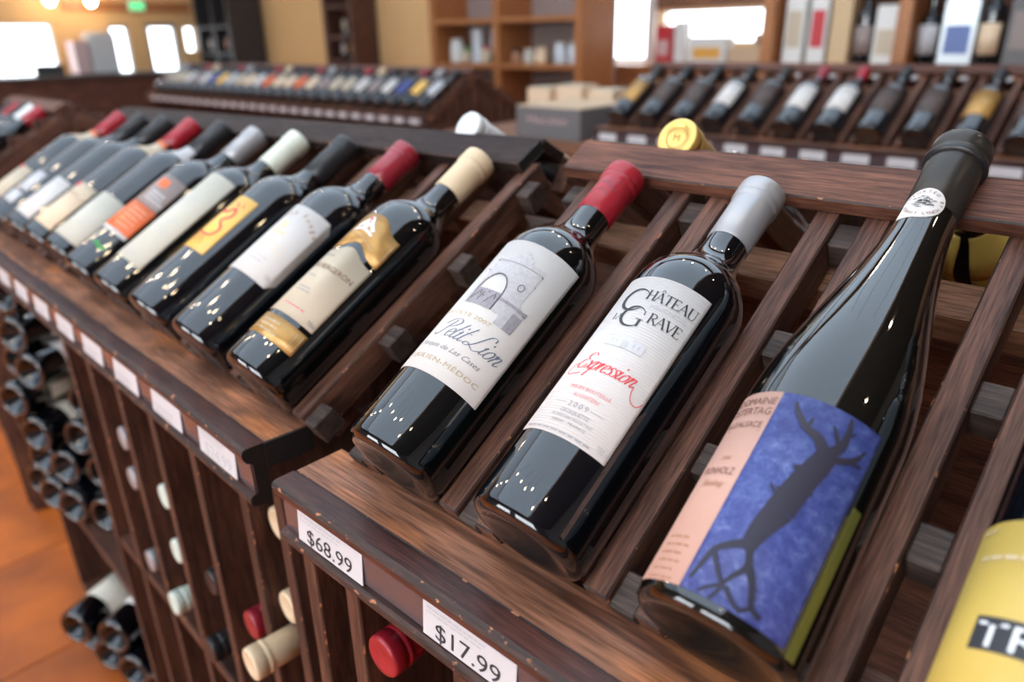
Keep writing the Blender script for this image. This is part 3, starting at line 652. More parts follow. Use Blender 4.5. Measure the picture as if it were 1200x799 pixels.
a8 = bottle(lay(FA, XA[7], s=.004), 'black-capped bottle with a pinkish cream label, between two dark-capped neighbours', 'cap_black', 'dark_glass', capz=.236)
l = sleeve('label', 'paper_white', a8, R0, ND(-50), ND(54), .022, .104); p = Print(); p.greek(0, .09, .03, 5, .01, .001, 61); wrap(p, 'lettering', 'ink_pale', l, R0)
a9 = bottle(lay(FA, XA[8], s=.004), 'black-capped bottle with a narrow pale grey label in two pieces', 'cap_black', 'dark_glass', capz=.236)
sleeve('label', 'paper_grey', a9, R0, ND(-50), ND(40), .060, .104); sleeve('label', 'paper_grey', a9, R0, ND(-50), ND(40), .030, .055)
a10 = bottle(lay(FA, XA[9], s=.004), 'farthest bottle on the black-ended rack, red-capped with a cream and red label', 'cap_red', 'dark_glass', capz=.242)
l = sleeve('label', 'paper_cream', a10, R0, ND(-50), ND(50), .022, .104); p = Print(); p.rect(R0 * ND(-6), .097, R0 * ND(14), .103); wrap(p, 'emblem', 'ink_red', l, R0, .001)
shoulder(a10)

# --- bottles lying on the far slopes, necks showing above the ridge
gb = bottle(lay(FB, -.098, s=.046, side=1), 'gold-capped bottle whose neck end shows over the near rack ridge', 'gold_bright', 'green_glass', capr=.0165)
p = Print(); p.line([(.0090 * math.cos(t), .0090 * math.sin(t)) for t in [math.pi * i / 12 for i in range(25)]], .001); p.text('M', .009, 0, -.003); flat(p, 'embossing', 'gold_foil', gb, Matrix.Translation((0, 0, .3003)))
yb = bottle(lay(FB, -.305, s=.012, side=1), 'bottle with a mustard label on the back slope, seen under the near ridge', 'cap_black', 'green_glass'); sleeve('label', 'paper_yellow', yb, R0, ND(-170), ND(170), .10, .185, n=40)
def late_shoulder(): sleeve('shoulder_label', 'paper_yellow', yb, .02, ND(-170), ND(170), .1855, .226, rz=rb, off=.0008, n=40)
wb = bottle(lay(FA, .130, s=.042, side=1), 'white-capped bottle whose neck end shows over the black-ended rack ridge', 'cap_white', 'green_glass', capr=.0165)

late_shoulder()
# --- bottles in the bins below, necks outward
def bin_neck(F, x, z, y, label, cap, L=.300, capz=.247, group=None):
    m = F @ Matrix.Translation((x, y, z)) @ Matrix(((1, 0, 0, 0), (0, 0, -1, L), (0, 1, 0, 0), (0, 0, 0, 1)))
    b = bottle(m, label, cap, 'dark_glass', L=L, capz=capz, seg=28, group=group)
    return b
bin_neck(FA, -.057, -.115, .040, 'cream cap poking from the bin in the gap between the two near racks', 'cap_cream')
bin_neck(FA, -.057, -.208, .036, 'cream cap above the longest cream cap in the bin', 'cap_cream')
bin_neck(FA, -.057, -.247, -.008, 'longest protruding cream-capped bottle neck below the near rack corner', 'cap_cream')
bin_neck(FA, -.150, -.285, .030, 'dark red cap half hidden behind a divider, left of the longest cream neck', 'cap_wine')
bin_neck(FA, -.270, -.300, .034, 'upper of two black caps deep in the bin', 'cap_black')
bin_neck(FA, -.270, -.392, .016, 'lower of two black caps, lying on the bin shelf', 'cap_black')
bin_neck(FA, -.385, -.232, .034, 'highest of three pale mint caps in one bin', 'cap_mint')
bin_neck(FA, -.380, -.312, .032, 'middle one of three pale mint caps in one bin', 'cap_mint')
bin_neck(FA, -.388, -.392, .016, 'lowest of three pale mint caps, lying on the bin shelf', 'cap_mint')
bin_neck(FA, -.505, -.392, .026, 'silver cap lying on the bin shelf left of the mint caps', 'cap_silver')
bin_neck(FA, -.500, -.190, .030, 'upper silver cap in the bin left of the mint caps', 'cap_silver')
bin_neck(FA, -.505, -.255, .030, 'middle silver cap in the bin left of the mint caps', 'cap_silver')
bin_neck(FB, .080, -.125, .022, 'bright red cap in the bin under the two price tickets', 'cap_red')
bin_neck(FB, .190, -.392, .030, 'black-capped bottle low in the bin under the $17.99 ticket', 'cap_black')
# --- bins of bottles lying base outward
def base_out(F, x, y, z, label, lm, turn=28 * D, group=None):
    m = F @ Matrix.Translation((x, y, z)) @ Matrix.Rotation(turn, 4, 'Z') @ Matrix(((1, 0, 0, 0), (0, 0, 1, 0), (0, -1, 0, 0), (0, 0, 0, 1)))
    b = bottle(m, label, 'cap_black', 'dark_glass', seg=32, group=group, kind='p')
    if lm: sleeve('label', lm, b, R0, ND(60), ND(300), .055, .15, n=20)
    return b
ORD = ['lowest', 'second', 'third', 'fourth', 'fifth', 'sixth', 'seventh', 'eighth', 'ninth', 'tenth', 'eleventh', 'twelfth', 'thirteenth', 'fourteenth', 'fifteenth', 'sixteenth', 'seventeenth', 'eighteenth', 'nineteenth', 'twentieth',
       'twenty-first', 'twenty-second', 'twenty-third', 'twenty-fourth', 'twenty-fifth', 'twenty-sixth']
NTH = ['first'] + ORD[1:]
WH = {'paper_white': 'white', 'paper_cream': 'cream', 'paper_ivory': 'ivory', 'paper_grey': 'grey'}
def pile(F, rows, where, papers, group):
    """rows of (x, y, z), lowest first; each row runs from right to left"""
    k = 0
    for r, rw in enumerate(rows):
        for c, (x, y, z) in enumerate(rw):
            pm = papers[k % len(papers)]; k += 1
            nm = f'{["lowest", "second", "third", "fourth", "fifth", "sixth"][r]} row'
            base_out(F, x, y, z, f'{WH[pm]}-labelled bottle lying base outward, {NTH[c]} from the right, {nm}, {where}', pm, group=group)
pile(FA, [[(-.905, .055, -.521), (-.985, .020, -.521), (-1.065, .005, -.521), (-1.145, .0, -.521)], [(-.935, .073, -.448), (-1.02, .03, -.452), (-1.10, .01, -.452)], [(-.985, .060, -.385), (-1.06, .005, -.383), (-1.14, .01, -.385)],
          [(-.985, .083, -.318), (-1.095, -.01, -.316)], [(-1.06, .024, -.258), (-1.135, .02, -.255)], [(-1.10, .02, -.192), (-1.15, .03, -.125)]], 'upper far bin', ['paper_white', 'paper_cream', 'paper_ivory'], 'bottles stacked base outward in the upper far bin')
pile(FA, [[(-.705, .03, -.792), (-.785, .01, -.792), (-.865, -.01, -.792), (-.945, -.02, -.792)], [(-.825, .0, -.727), (-.905, -.045, -.727)]], 'low bin near the floor', ['paper_grey', 'paper_white', 'paper_ivory'], 'bottles stacked base outward near the floor')
pile(FW, [[(-.06, .03, -.4617), (-.14, .03, -.4617), (-.22, .03, -.4617)], [(-.10, .03, -.397), (-.18, .03, -.397)], [(-.06, .02, -.332), (-.14, .03, -.332)]], 'left picture edge', ['paper_white', 'paper_cream'], 'bottles stacked base outward at the left edge')

# --- background racks
CAPN = {'cap_black': 'black-capped', 'cap_red': 'red-capped', 'cap_wine': 'wine-red-capped', 'cap_silver': 'silver-capped', 'cap_cream': 'cream-capped', 'cap_bronze': 'bronze-capped', 'gold_bright': 'gold-capped', 'cap_white': 'white-capped'}
LABN = {'paper_white': 'white', 'paper_cream': 'cream', 'paper_ivory': 'ivory', 'paper_grey': 'grey', 'paper_taupe': 'brown', 'paper_umber': 'dark brown', 'paper_yellow': 'yellow', 'paper_amber': 'amber', 'paper_peach': 'peach', 'gold_foil': 'gold', 'paper_orange': 'orange', 'paper_blue': 'blue', None: 'dark'}
def row(F, xs, caps, labs, where, group):
    for i, x in enumerate(xs):
        cp, lm = caps[i % len(caps)], labs[i % len(labs)]
        b = bottle(lay(F, x), f'{CAPN[cp]} bottle with a {LABN[lm]} label, {NTH[i]} from {where}', cp, 'dark_glass', seg=24, group=group)
        if lm: sleeve('label', lm, b, R0, ND(-58), ND(58), .07, .172, n=14)
row(FR, XR, ['cap_bronze', 'cap_black', 'cap_black', 'cap_black', 'cap_bronze', 'cap_wine', 'cap_red', 'cap_black', 'cap_bronze', 'cap_black', 'gold_bright', 'cap_black', 'cap_black'],
    ['gold_foil', 'paper_umber', 'paper_umber', 'paper_white', 'paper_umber', 'paper_white', 'paper_white', 'paper_umber', 'paper_umber', 'gold_foil', 'paper_umber', 'paper_white', 'paper_cream'], 'left, right background rack', 'bottles on the right background rack')
row(FL, XL, ['cap_black', 'cap_silver', 'cap_wine', 'cap_bronze', 'cap_black', 'cap_cream', 'cap_red', 'cap_black'],
    ['paper_grey', 'paper_amber', 'paper_blue', 'paper_white', 'paper_taupe', 'paper_white', 'paper_cream', 'paper_cream', 'paper_taupe', 'paper_peach', 'paper_orange', 'paper_peach', 'paper_peach', 'paper_orange', 'paper_white', 'paper_peach', 'paper_cream'], 'the end, left background rack', 'bottles on the left background rack')
row(FW, XW[:5], ['cap_red', 'cap_white', 'cap_black', 'cap_red', 'cap_black'], ['paper_white', 'paper_cream', 'paper_white', 'paper_grey', 'paper_white'], 'the end, left-edge rack', 'bottles on the rack at the left edge')

# ------------------------------------------------------------------ price tickets in the ledge channels
def ticket(F, x, label, txt=None, w=.074, h=.024, group=None, z0=-.0398, faint=False):
    t = empty('price_ticket', F @ Matrix.Translation((x, .0052, z0 + h / 2 - .0006)) @ Matrix.Rotation(90 * D, 4, 'X') @ Matrix.Rotation(-4 * D, 4, 'X')); tag(t, label, 'price tag', group)
    if ('card', w) not in _mc:
        bm = bmesh.new(); bmesh.ops.create_cube(bm, size=1); bmesh.ops.scale(bm, vec=(w, h, .0007), verts=bm.verts); _mc[('card', w)] = finish(bm, 'card', ['paper_ticket'])
    link('card', _mc[('card', w)], t)
    if txt:
        p = Print(); p.text(txt, .0165, 0 if not faint else .002, -.0095, width=.052); flat(p, 'lettering', 'ink_black' if not faint else 'ink_pale', t, Matrix.Translation((0, 0, .0006)))
        p = Print(); p.greek(-.034, .0085, .06, 1, .003, .0012, 5); p.greek(-.034, .0055, .045, 1, .003, .0011, 6); flat(p, 'lettering', 'ink_pale', t, Matrix.Translation((0, 0, .0006)))
    else:
        p = Print(); p.greek(-w * .4, -.004, w * .7, 2, .006, .003, 8); flat(p, 'lettering', 'paper_grey', t, Matrix.Translation((0, 0, .0006)))
    return t
plain('paper_ticket', (.66, .64, .65), .4)
ticket(FB, .058, 'white price ticket reading $68.99 at the left end of the near ledge', '$68.99')
ticket(FB, .191, 'white price ticket reading $17.99 on the near ledge', '$17.99')
ticket(FB, .42, 'white price ticket right of the $17.99 one', None)
ticket(FA, -.0665, 'white price ticket reading $24.99 nearest the black end of the second rack', '$24.99', faint=True)
for i in range(1, 10):
    ticket(FA, -.0665 - .1155 * i, f'blurred white price ticket, {NTH[i]} from the black end of the second rack', None, group='tickets on the black-ended rack')
for i, x in enumerate(XR): ticket(FR, x - .01, f'blurred white price ticket, {NTH[i]} from the left on the right background rack', None, w=.07, group='tickets on the right background rack')
for i, x in enumerate(XL): ticket(FL, x - .01, f'blurred white price ticket, {NTH[i]} from the slatted end of the left background rack', None, w=.07, group='tickets on the left background rack')

# ------------------------------------------------------------------ the room
X0, X1, Y0, Y1 = -9.0, 3.6, -3.5, 4.8
def tiles():
    m, nt, b = mat('terracotta'); N = nt.nodes; L = nt.links
    tc = N.new('ShaderNodeTexCoord'); n = N.new('ShaderNodeTexNoise'); n.inputs['Scale'].default_value = 5; n.inputs['Detail'].default_value = 6; L.new(tc.outputs['Object'], n.inputs['Vector'])
    oi = N.new('ShaderNodeObjectInfo'); ad = N.new('ShaderNodeMath'); ad.operation = 'MULTIPLY_ADD'; ad.inputs[1].default_value = .35; L.new(oi.outputs['Random'], ad.inputs[0]); L.new(n.outputs['Fac'], ad.inputs[2])
    r = N.new('ShaderNodeValToRGB'); r.color_ramp.elements[0].color = (.30, .07, .012, 1); r.color_ramp.elements[0].position = .4; r.color_ramp.elements[1].color = (.72, .165, .014, 1); r.color_ramp.elements[1].position = .85
    L.new(ad.outputs[0], r.inputs[0]); L.new(r.outputs[0], b.inputs['Base Color']); b.inputs['Roughness'].default_value = .5
tiles()
plain('grout', (.25, .12, .06), .8); plain('wall_tan', (.72, .46, .20), .8, var=.08, vscale=2); plain('wall_orange', (.70, .42, .18), .8, var=.08, vscale=2)
plain('wall_grey', (.30, .31, .33), .8, var=.05, vscale=2); plain('ceiling_paint', (.10, .105, .115), .8); plain('trim_white', (.75, .72, .68), .6); plain('frame_grey', (.35, .34, .33), .5)
def slab(name, lo, hi, m, parent=None):
    o = board(name, parent, lo, hi, m, bev=0)
    if parent is None: struct(o)
    return o
fl = slab('floor', (X0, Y0, -.06), (X1, Y1, -.004), 'grout')
tb = box_mesh(.396, .396, .02, 'terracotta', None, .002)
for i in range(9):
    for j in range(5):
        link('tile', tb, fl, Matrix.Translation((-2.9 + .4 * i - (X0 + X1) / 2, -1.5 + .4 * j - (Y0 + Y1) / 2, .0222)))
for lo, hi in (((X0, Y0, -.0041), (-3.102, Y1, 0)), ((-3.098, .302, -.0041), (X1, Y1, 0)), ((-3.098, Y0, -.0041), (X1, -1.702, 0)), ((.502, -1.698, -.0041), (X1, .298, 0))):
    board('far_tiles', fl, lo, hi, 'terracotta', bev=0, pre=Matrix.Translation((-(X0 + X1) / 2, -(Y0 + Y1) / 2, .032)))
slab('ceiling', (X0, Y0, CEIL), (X1, Y1, CEIL + .08), 'ceiling_paint')
def wall_with_holes(name, axis, pos, a0, a1, holes, m, th=.12):
    """wall of pieces round rectangular openings (a-range, z-range); pieces are one mesh"""
    bm = bmesh.new(); zs = sorted({0, CEIL} | {h[2] for h in holes} | {h[3] for h in holes}); az = sorted({a0, a1} | {h[0] for h in holes} | {h[1] for h in holes})
    for p_, q_ in zip(az, az[1:]):
        for r_, s_ in zip(zs, zs[1:]):
            ca, cz = (p_ + q_) / 2, (r_ + s_) / 2
            if any(h[0] < ca < h[1] and h[2] < cz < h[3] for h in holes): continue
            g = bmesh.ops.create_cube(bm, size=1)['verts']
            bmesh.ops.scale(bm, vec=(q_ - p_, th, s_ - r_) if axis == 'y' else (th, q_ - p_, s_ - r_), verts=g)
            bmesh.ops.translate(bm, vec=(ca, pos, cz) if axis == 'y' else (pos, ca, cz), verts=g)
    bmesh.ops.remove_doubles(bm, verts=bm.verts, dist=1e-5)
    return struct(link(name, finish(bm, name, [m])))
wall_with_holes('wall_back', 'y', Y1 + .06, X0, X1, [(-3.56, -2.84, 1.0, 2.3), (-2.72, -1.70, 1.12, 1.34)], 'wall_tan')
wall_with_holes('wall_left', 'x', X0 - .06, Y0, Y1, [(1.3, 2.76, .76, 1.40), (3.33, 3.56, .80, 1.38), (3.74, 4.12, .05, 1.40), (4.2, 4.34, 1.08, 1.36)], 'wall_orange')
wall_with_holes('wall_right', 'x', X1 + .06, Y0, Y1, [], 'wall_grey')
wall_with_holes('wall_front', 'y', Y0 - .06, X0, X1, [(-3.3, -1.1, .8, 2.3), (-.5, 1.7, .8, 2.3)], 'wall_grey')
def pane_mat():
    m = bpy.data.materials.new('window_glass'); m.use_nodes = True; M['window_glass'] = m; nt = m.node_tree; nt.nodes.clear()
    o = nt.nodes.new('ShaderNodeOutputMaterial'); t = nt.nodes.new('ShaderNodeBsdfTransparent'); g = nt.nodes.new('ShaderNodeBsdfGlossy'); g.inputs['Roughness'].default_value = .02
    mx = nt.nodes.new('ShaderNodeMixShader'); mx.inputs[0].default_value = .06; nt.links.new(t.outputs[0], mx.inputs[1]); nt.links.new(g.outputs[0], mx.inputs[2]); nt.links.new(mx.outputs[0], o.inputs[0])
pane_mat()
_wn = [0]
def window(axis, pos, a0, a1, z0, z1, mullions=1, m='frame_grey', name=None, fw=.03):
    _wn[0] += 1
    w = struct(empty(name or f'window_{_wn[0]}', Matrix.Translation(((a0 + a1) / 2, pos, z0) if axis == 'y' else (pos, (a0 + a1) / 2, z0))))
    hw = (a1 - a0) / 2; hh = z1 - z0
    def bar(nm, p0, p1, q0, q1, d=.03, mm=m):
        lo, hi = ((p0, -d, q0), (p1, d, q1)) if axis == 'y' else ((-d, p0, q0), (d, p1, q1))
        board(nm, w, lo, hi, mm, bev=0)
    bar('window_frame', -hw, -hw + fw, 0, hh); bar('window_frame', hw - fw, hw, 0, hh); bar('window_frame', -hw + fw, hw - fw, 0, fw); bar('window_frame', -hw + fw, hw - fw, hh - fw, hh)
    for k in range(mullions):
        c = -hw + 2 * hw * (k + 1) / (mullions + 1); bar('mullion', c - .012, c + .012, fw, hh - fw)
    bar('pane', -hw + fw, hw - fw, fw, hh - fw, .003, 'window_glass')
    return w
window('y', Y1 + .06, -3.56, -2.84, 1.0, 2.3, 0, 'trim_white', fw=.02); window('y', Y1 + .06, -2.72, -1.70, 1.12, 1.34, 0, 'trim_white', fw=.012)
window('x', X0 - .06, 1.3, 2.76, .76, 1.40, 1, 'trim_white', fw=.02); window('x', X0 - .06, 3.33, 3.56, .80, 1.38, 0); window('x', X0 - .06, 3.74, 4.12, .05, 1.40, 0, 'frame_grey', 'door_1', fw=.05); window('x', X0 - .06, 4.2, 4.34, 1.08, 1.36, 0, fw=.01)
window('y', Y0 - .06, -3.3, -1.1, .8, 2.3, 2, fw=.05); window('y', Y0 - .06, -.5, 1.7, .8, 2.3, 2, fw=.05)
slab('trim_1', (X0, 2.9, 1.52), (X0 + .02, 4.3, 1.62), 'shelf_wood')

# ------------------------------------------------------------------ background furniture and goods
def shelf_unit(label, x0, x1, y0, y1, z0, z1, uprights, boards, m='shelf_wood', backm='post_wood', th=.05):
    u = empty('shelf_unit', Matrix.Translation((0, 0, 0))); tag(u, label, 'shelf')
    for ux in uprights: board('upright', u, (ux - th / 2, y0, z0), (ux + th / 2, y1, z1), m, 'z')
    us = sorted(uprights)
    for z in boards:
        for a, b in zip(us, us[1:]): board('shelf_board', u, (a + th / 2 + .001, y0 + .004, z - .03), (b - th / 2 - .001, y1 - .021, z), m, 'x')
    board('back_panel', u, (x0, y1 - .02, z0), (x1, y1, z1), backm, 'x')
    return u
plain('card_white', (.78, .76, .72), .5, var=.06, vscale=20); plain('card_red', (.55, .03, .04), .45); plain('card_tan', (.66, .46, .26), .6, var=.08, vscale=20); plain('card_grey', (.16, .15, .15), .55, var=.08, vscale=30)
plain('card_dark', (.03, .028, .03), .5); plain('card_silver', (.60, .64, .66), .3, metal=.4); plain('card_blue', (.12, .18, .42), .4); plain('card_amber', (.80, .42, .08), .5); plain('card_pink', (.62, .42, .40), .5)
plain('card_kraft', (.62, .44, .28), .6, var=.08, vscale=15); plain('glass_pale', (.70, .74, .78), .12); plain('screen_green', (.10, .65, .25), .5, emit=1.2)
def carton(label, x0, x1, y0, y1, z0, z1, m, panel=None, lid=None, name='gift_box', cat='box', words=None):
    b = empty(name, Matrix.Translation(((x0 + x1) / 2, (y0 + y1) / 2, z0))); tag(b, label, cat)
    w, d, h = x1 - x0, y1 - y0, z1 - z0
    board('carton_body', b, (-w / 2, -d / 2, 0), (w / 2, d / 2, h * .965), m, 'x', bev=.003)
    board('carton_lid', b, (-w / 2 + .001, -d / 2 + .001, h * .966), (w / 2 - .001, d / 2 - .001, h), lid or m, 'x', bev=.002)
    if panel: board('printed_panel', b, (-w * .36, -d / 2 - .002, h * .22), (w * .36, -d / 2 - .0002, h * .62), panel, 'x', bev=0)
    if words:
        p = Print(); p.text(words, h * .3, 0, h * .48, width=w * .62); flat(p, 'lettering', 'card_pink', b, Matrix.Translation((0, -d / 2 - .0015, 0)) @ Matrix.Rotation(90 * D, 4, 'X'))
    return b
def upright_bottle(x, y, z, label, cap, lm, L=.30, seg=24):
    b = bottle(Matrix.Translation((x, y, z)) @ Matrix.Rotation(180 * D, 4, 'Z'), label, cap, 'dark_glass', L=L, seg=seg)
    if lm: sleeve('label', lm, b, R0, ND(-60), ND(60), .05, .15, n=14)
    return b
# shelf of boxed bottles above the right background rack
SY = 2.86
shelf_unit('orange timber wall shelf holding boxed bottles on the right', -1.03, 1.2, SY, SY + .34, 0, 2.2, [-1.0, -.49, .05, .62, 1.17], [.35, .72, 1.05, 1.62])
zt = 1.0505
carton('tall white carton beside the left upright of the right shelf', -.955, -.875, SY + .06, SY + .15, zt, zt + .34, 'card_white', 'paper_cream')
carton('white carton with a red lower band on the right shelf', -.855, -.785, SY + .06, SY + .15, zt, zt + .34, 'card_white', 'card_red')
carton('tall tan carton on the right shelf', -.770, -.695, SY + .06, SY + .15, zt, zt + .33, 'card_tan')
upright_bottle(-.650, SY + .10, zt, 'dark bottle between the tan carton and a squat cream carton', 'cap_black', 'paper_taupe')
carton('squat cream carton right beside the middle upright of the right shelf', -.605, -.525, SY + .06, SY + .15, zt, zt + .22, 'card_white', 'paper_cream')
upright_bottle(-.425, SY + .10, zt, 'dark bottle with a small grey label left of the blue and silver box', 'cap_black', 'paper_grey', L=.27)
carton('silver box with a blue panel on the right shelf', -.375, -.265, SY + .05, SY + .15, zt, zt + .235, 'card_silver', 'card_blue')
upright_bottle(-.225, SY + .08, zt, 'pink-labelled bottle between the silver box and the grey carton', 'cap_black', 'paper_peach')
carton('tall grey carton with pale print on the right shelf', -.175, -.075, SY + .06, SY + .16, zt, zt + .30, 'card_grey', 'paper_taupe')
carton('dark carton at the right picture edge of the right shelf', -.045, .015, SY + .06, SY + .16, zt, zt + .30, 'card_dark', 'gold_foil')
for i in range(12):
    ticket(Matrix.Translation((0, SY - .004, 1.059)), -.93 + .098 * i, f'small blurred shelf ticket, {NTH[i]} from the left on the boxed-bottle shelf', None, w=.06, group='tickets on the boxed-bottle shelf')
# window counter with gift boxes
wc = empty('window_counter', Matrix.Translation((0, 0, 0))); tag(wc, 'orange timber counter under the bright window', 'counter')
board('counter_top', wc, (-3.6, 4.25, .955), (-1.35, 4.72, .995), 'shelf_wood'); board('counter_apron', wc, (-3.58, 4.28, .86), (-1.37, 4.30, .9545), 'shelf_wood')
for x in (-3.55, -2.5, -1.42): board('leg', wc, (x - .03, 4.31, 0), (x + .03, 4.37, .9545), 'shelf_wood', 'z')
for x in (-3.55, -1.42): board('leg', wc, (x - .03, 4.64, 0), (x + .03, 4.70, .9545), 'shelf_wood', 'z')
board('lower_shelf', wc, (-3.58, 4.30, .30), (-1.37, 4.70, .33), 'post_wood')
carton('red carton pair standing on the window counter', -2.50, -2.385, 4.40, 4.50, .9955, 1.24, 'card_red', 'card_pink')
carton('narrow white carton beside the red one on the window counter', -2.37, -2.29, 4.42, 4.50, .9955, 1.26, 'card_white')
carton('white carton with amber side bands on the window counter', -2.25, -1.98, 4.40, 4.52, .9955, 1.165, 'card_white', 'card_amber')
carton('long kraft carton on the window counter', -1.96, -1.60, 4.40, 4.52, .9955, 1.10, 'card_kraft')
carton('small kraft box on top of the long kraft carton', -1.80, -1.63, 4.41, 4.51, 1.1005, 1.18, 'card_kraft', 'card_dark')
slab('trim_2', (-2.78, Y1 - .03, 1.352), (-1.55, Y1 - .001, 1.50), 'batten_wood'); slab('trim_3', (-2.80, Y1 - .04, .996), (-2.745, Y1 - .001, 2.3), 'trim_white')
# open orange shelf with crockery
shelf_unit('orange open shelf unit with crockery, left of the bright window', -3.82, -2.47, 3.55, 3.90, 0, 2.2, [-3.80, -3.18, -2.50], [.45, .72, 1.02, 1.30], backm='paper_taupe', th=.055)
def jar(label, x, y, z, prof, m, lid=None, name='jar', cat='jar'):
    j = empty(name, Matrix.Translation((x, y, z))); tag(j, label, cat)
    link('jar_body', lathe(prof, 24, [m]), j); h = prof[-1][1]; r = prof[-2][0]
    link('jar_lid', lathe([(0, h + .0005), (r * 1.03, h + .0005), (r * 1.03, h + .012), (r * .9, h + .016), (0, h + .016)], 24, [lid or m]), j)
    return j
JP = lambda r, h: [(0, 0), (r * .9, 0), (r, .006), (r, h * .8), (r * .8, h * .93), (r * .8, h), (0, h)]
z1 = 1.0205
jar('tall pale vase-like jar at the left of the crockery shelf', -3.66, 3.66, z1, JP(.05, .14), 'card_white')
jar('small green-lidded jar beside the pale vase-like jar', -3.565, 3.66, z1, JP(.035, .08), 'paper_cream', 'ink_green')
carton('upright pale blue card on the crockery shelf', -3.49, -3.42, 3.64, 3.68, z1, z1 + .22, 'glass_pale')
carton('wide bluish glass box on the crockery shelf', -3.37, -3.25, 3.70, 3.80, z1, z1 + .22, 'glass_pale')
jar('cream jar with red foot on the crockery shelf', -3.335, 3.62, z1, JP(.042, .09), 'paper_cream', 'card_red')
jar('brown pot right of the middle upright on the crockery shelf', -3.09, 3.66, z1, JP(.04, .07), 'ink_tan', 'card_dark')
jar('ivory pot on the crockery shelf', -2.98, 3.66, z1, JP(.042, .075), 'paper_ivory')
jar('peach pot on the crockery shelf', -2.875, 3.66, z1, JP(.045, .085), 'paper_peach')
jar('left one of two tall glass jars on the crockery shelf', -2.72, 3.66, z1, JP(.042, .11), 'glass_pale', 'card_white'); jar('right one of two tall glass jars on the crockery shelf', -2.61, 3.66, z1, JP(.042, .11), 'glass_pale', 'paper_ivory')
# table between the two background racks, with wrapped parcels and the grey carton
tt = empty('display_table', Matrix.Translation((0, 0, 0))); tag(tt, 'low table between the two background racks', 'table')
board('table_top', tt, (-1.86, 1.86, .80), (-1.13, 2.5, .84), 'batten_wood')
for x in (-1.80, -1.19):
    for y in (1.92, 2.44): board('leg', tt, (x - .03, y - .03, 0), (x + .03, y + .03, .7995), 'post_wood', 'z')
carton('grey printed wine carton between the two background racks', -1.50, -1.20, 1.90, 2.22, .8405, .952, 'card_grey', None, 'card_kraft', 'wine_carton', words='Maculan')
for i, (x, y, w) in enumerate([(-1.72, 2.34, .12), (-1.57, 2.36, .13), (-1.41, 2.36, .12)]):
    carton(f'cream wrapped parcel, {NTH[i]} from the left behind the grey carton', x - w / 2, x + w / 2, y - .06, y + .06, .8405, .985 + .012 * (i % 2), 'paper_peach', 'paper_cream', 'paper_cream', 'wrapped_parcel', 'parcel')
# far left: pilaster, bookcase, dark cabinet, screen goods
slab('trim_4', (-6.75, Y1 - .10, 0), (-6.52, Y1 - .001, CEIL - .001), 'trim_white')
shelf_unit('narrow dark bookcase between two tan wall strips', -6.5, -6.0, 4.48, 4.78, 0, 2.1, [-6.47, -6.03], [.6, 1.0, 1.22, 1.5], 'post_wood', 'card_dark')
for i, (x, z, c, l) in enumerate([(-6.35, 1.0005, 'cap_black', 'paper_white'), (-6.2, 1.0005, 'cap_red', 'paper_amber'), (-6.3, 1.2205, 'cap_wine', 'paper_cream'), (-6.17, 1.2205, 'cap_black', 'paper_orange')]):
    upright_bottle(x, 4.62, z, f'{CAPN[c]} bottle with {LABN[l]} label in the narrow dark bookcase', c, l, L=.21, seg=16)
shelf_unit('tall dark cabinet in the far left corner', -8.98, -8.15, 4.34, 4.76, 0, 2.2, [-8.95, -8.55, -8.18], [.7, 1.06, 1.36], 'card_dark', 'card_dark')
for i in range(6):
    upright_bottle(-8.86 + .125 * i + (.02 if i > 2 else 0), 4.46, 1.0605, f'bottle with a pale label, {NTH[i]} from the left in the far corner cabinet', 'cap_black', ['paper_white', 'paper_grey', 'paper_white', 'paper_pink', 'paper_white', 'paper_orange'][i], L=.23, seg=16)
# goods seen against the far left wall
cs = empty('till_counter', Matrix.Translation((0, 0, 0))); tag(cs, 'dark service counter by the far windows', 'counter')
board('counter_body', cs, (-8.6, 1.2, 0), (-8.1, 4.2, .86), 'post_wood', 'y'); board('counter_top', cs, (-8.65, 1.15, .8605), (-8.05, 4.25, .90), 'card_dark', 'y')
carton('dark monitor-like box silhouetted against the bright far window', -8.4, -8.34, 2.32, 2.58, .9005, 1.0, 'card_dark', name='monitor', cat='monitor')
carton('grey refrigerated case by the far windows', -8.9, -8.68, 2.98, 3.26, 0, 1.30, 'card_silver', 'glass_pale', name='drinks_case', cat='fridge')
carton('pink-white stack of boxes left of the grey case', -8.9, -8.68, 2.82, 2.96, 0, 1.22, 'card_pink', 'card_white', name='box_stack')
ex = empty('exit_sign', Matrix.Translation((X0 + .02, 3.68, 1.58))); tag(ex, 'small green exit sign above the far door', 'sign')
board('sign_body', ex, (-.012, -.09, -.05), (.012, .09, .05), 'card_white', 'y'); board('sign_face', ex, (.0125, -.08, -.04), (.015, .08, .04), 'screen_green', 'y', bev=0)
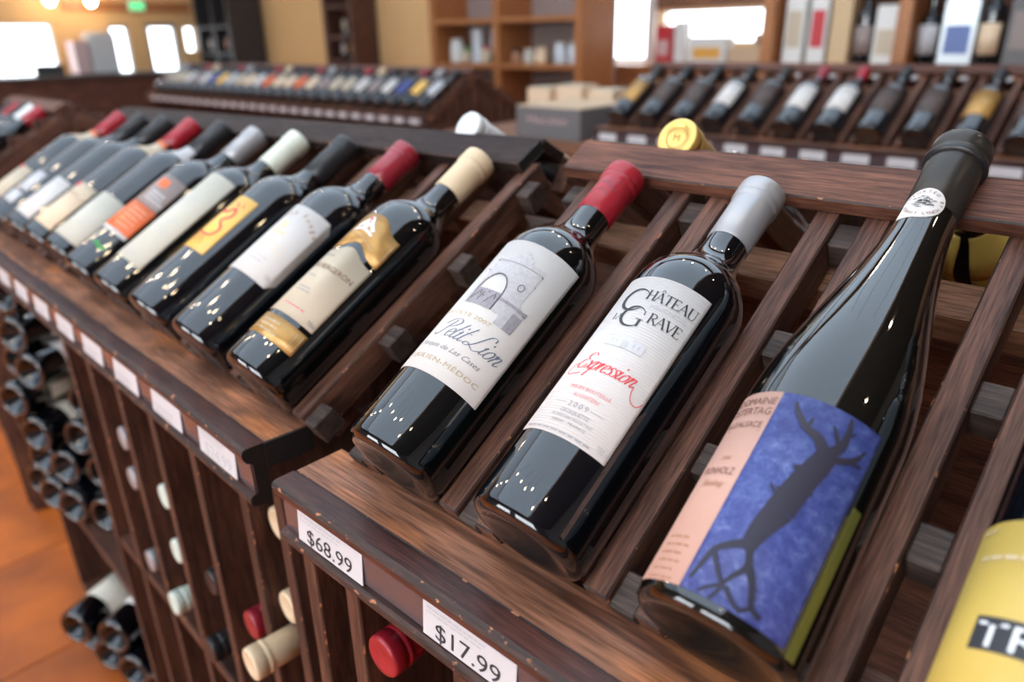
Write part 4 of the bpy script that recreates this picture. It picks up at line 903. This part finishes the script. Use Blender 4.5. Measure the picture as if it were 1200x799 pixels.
# lamps
plain('bulb_warm', (1.0, .80, .55), .5, emit=60); plain('bulb_bright', (1.0, .78, .50), .5, emit=210); plain('lamp_metal', (.05, .05, .05), .4, metal=.6)
def lamp(x, y, z, label, group=None, cordz=CEIL, r=.045, m='bulb_warm'):
    l = empty('pendant_lamp', Matrix.Translation((x, y, z))); tag(l, label, 'lamp', group)
    link('lamp_bulb', lathe([(0, -r), (r * .6, -r * .8), (r, -r * .1), (r * .8, r * .6), (r * .35, r), (0, r)], 20, [m]), l)
    link('lamp_socket', lathe([(0, r), (r * .5, r + .001), (r * .5, r + .05), (0, r + .05)], 16, ['lamp_metal']), l)
    link('lamp_cord', lathe([(0, r + .05), (.004, r + .0505), (.004, cordz - z - .001), (0, cordz - z - .001)], 8, ['lamp_metal']), l)
lamp(-8.7, 2.70, 1.605, 'left one of two far pendant bulbs near the orange wall'); lamp(-8.7, 3.10, 1.605, 'right one of two far pendant bulbs near the orange wall')
# strings of bare bulbs over the racks: small warm points mirrored in the glass
BULBS = [(-.75, -.55), (-.30, -.62), (.02, -.60), (.45, -.72), (.80, -.66), (-1.3, -.46), (-1.9, -.42), (-2.6, -.34), (-3.4, -.25), (-2.2, .9), (-3.2, 1.0), (-4.2, 1.1), (-.7, 1.25), (-.2, 1.1), (.4, 1.2), (.9, 1.0), (1.3, .5), (1.5, .0), (-5.4, 1.2)]
rb_ = random.Random(11)
for k, (x, y) in enumerate(BULBS):
    lamp(x + .1 * rb_.random(), y + .14 * rb_.random(), 2.22 + .16 * rb_.random(), f'small bare warm bulb hanging above the racks, {NTH[k]} of the string', 'bare bulbs above the racks', r=.017, m='bulb_bright')
# skylight frames
for i, (sx, sy, sa, sb, sp) in enumerate(SKYL):
    f = struct(empty(f'window_{20 + i}', Matrix.Translation((sx, sy, CEIL - .02)))); a, b = sa / 2, sb / 2
    for lo, hi in (((-a - .08, -b - .08, -.02), (-a - .001, b + .08, .019)), ((a + .001, -b - .08, -.02), (a + .08, b + .08, .019)), ((-a, -b - .08, -.02), (a, -b - .001, .019)), ((-a, b + .001, -.02), (a, b + .08, .019))): board('window_frame', f, lo, hi, 'trim_white', bev=0)
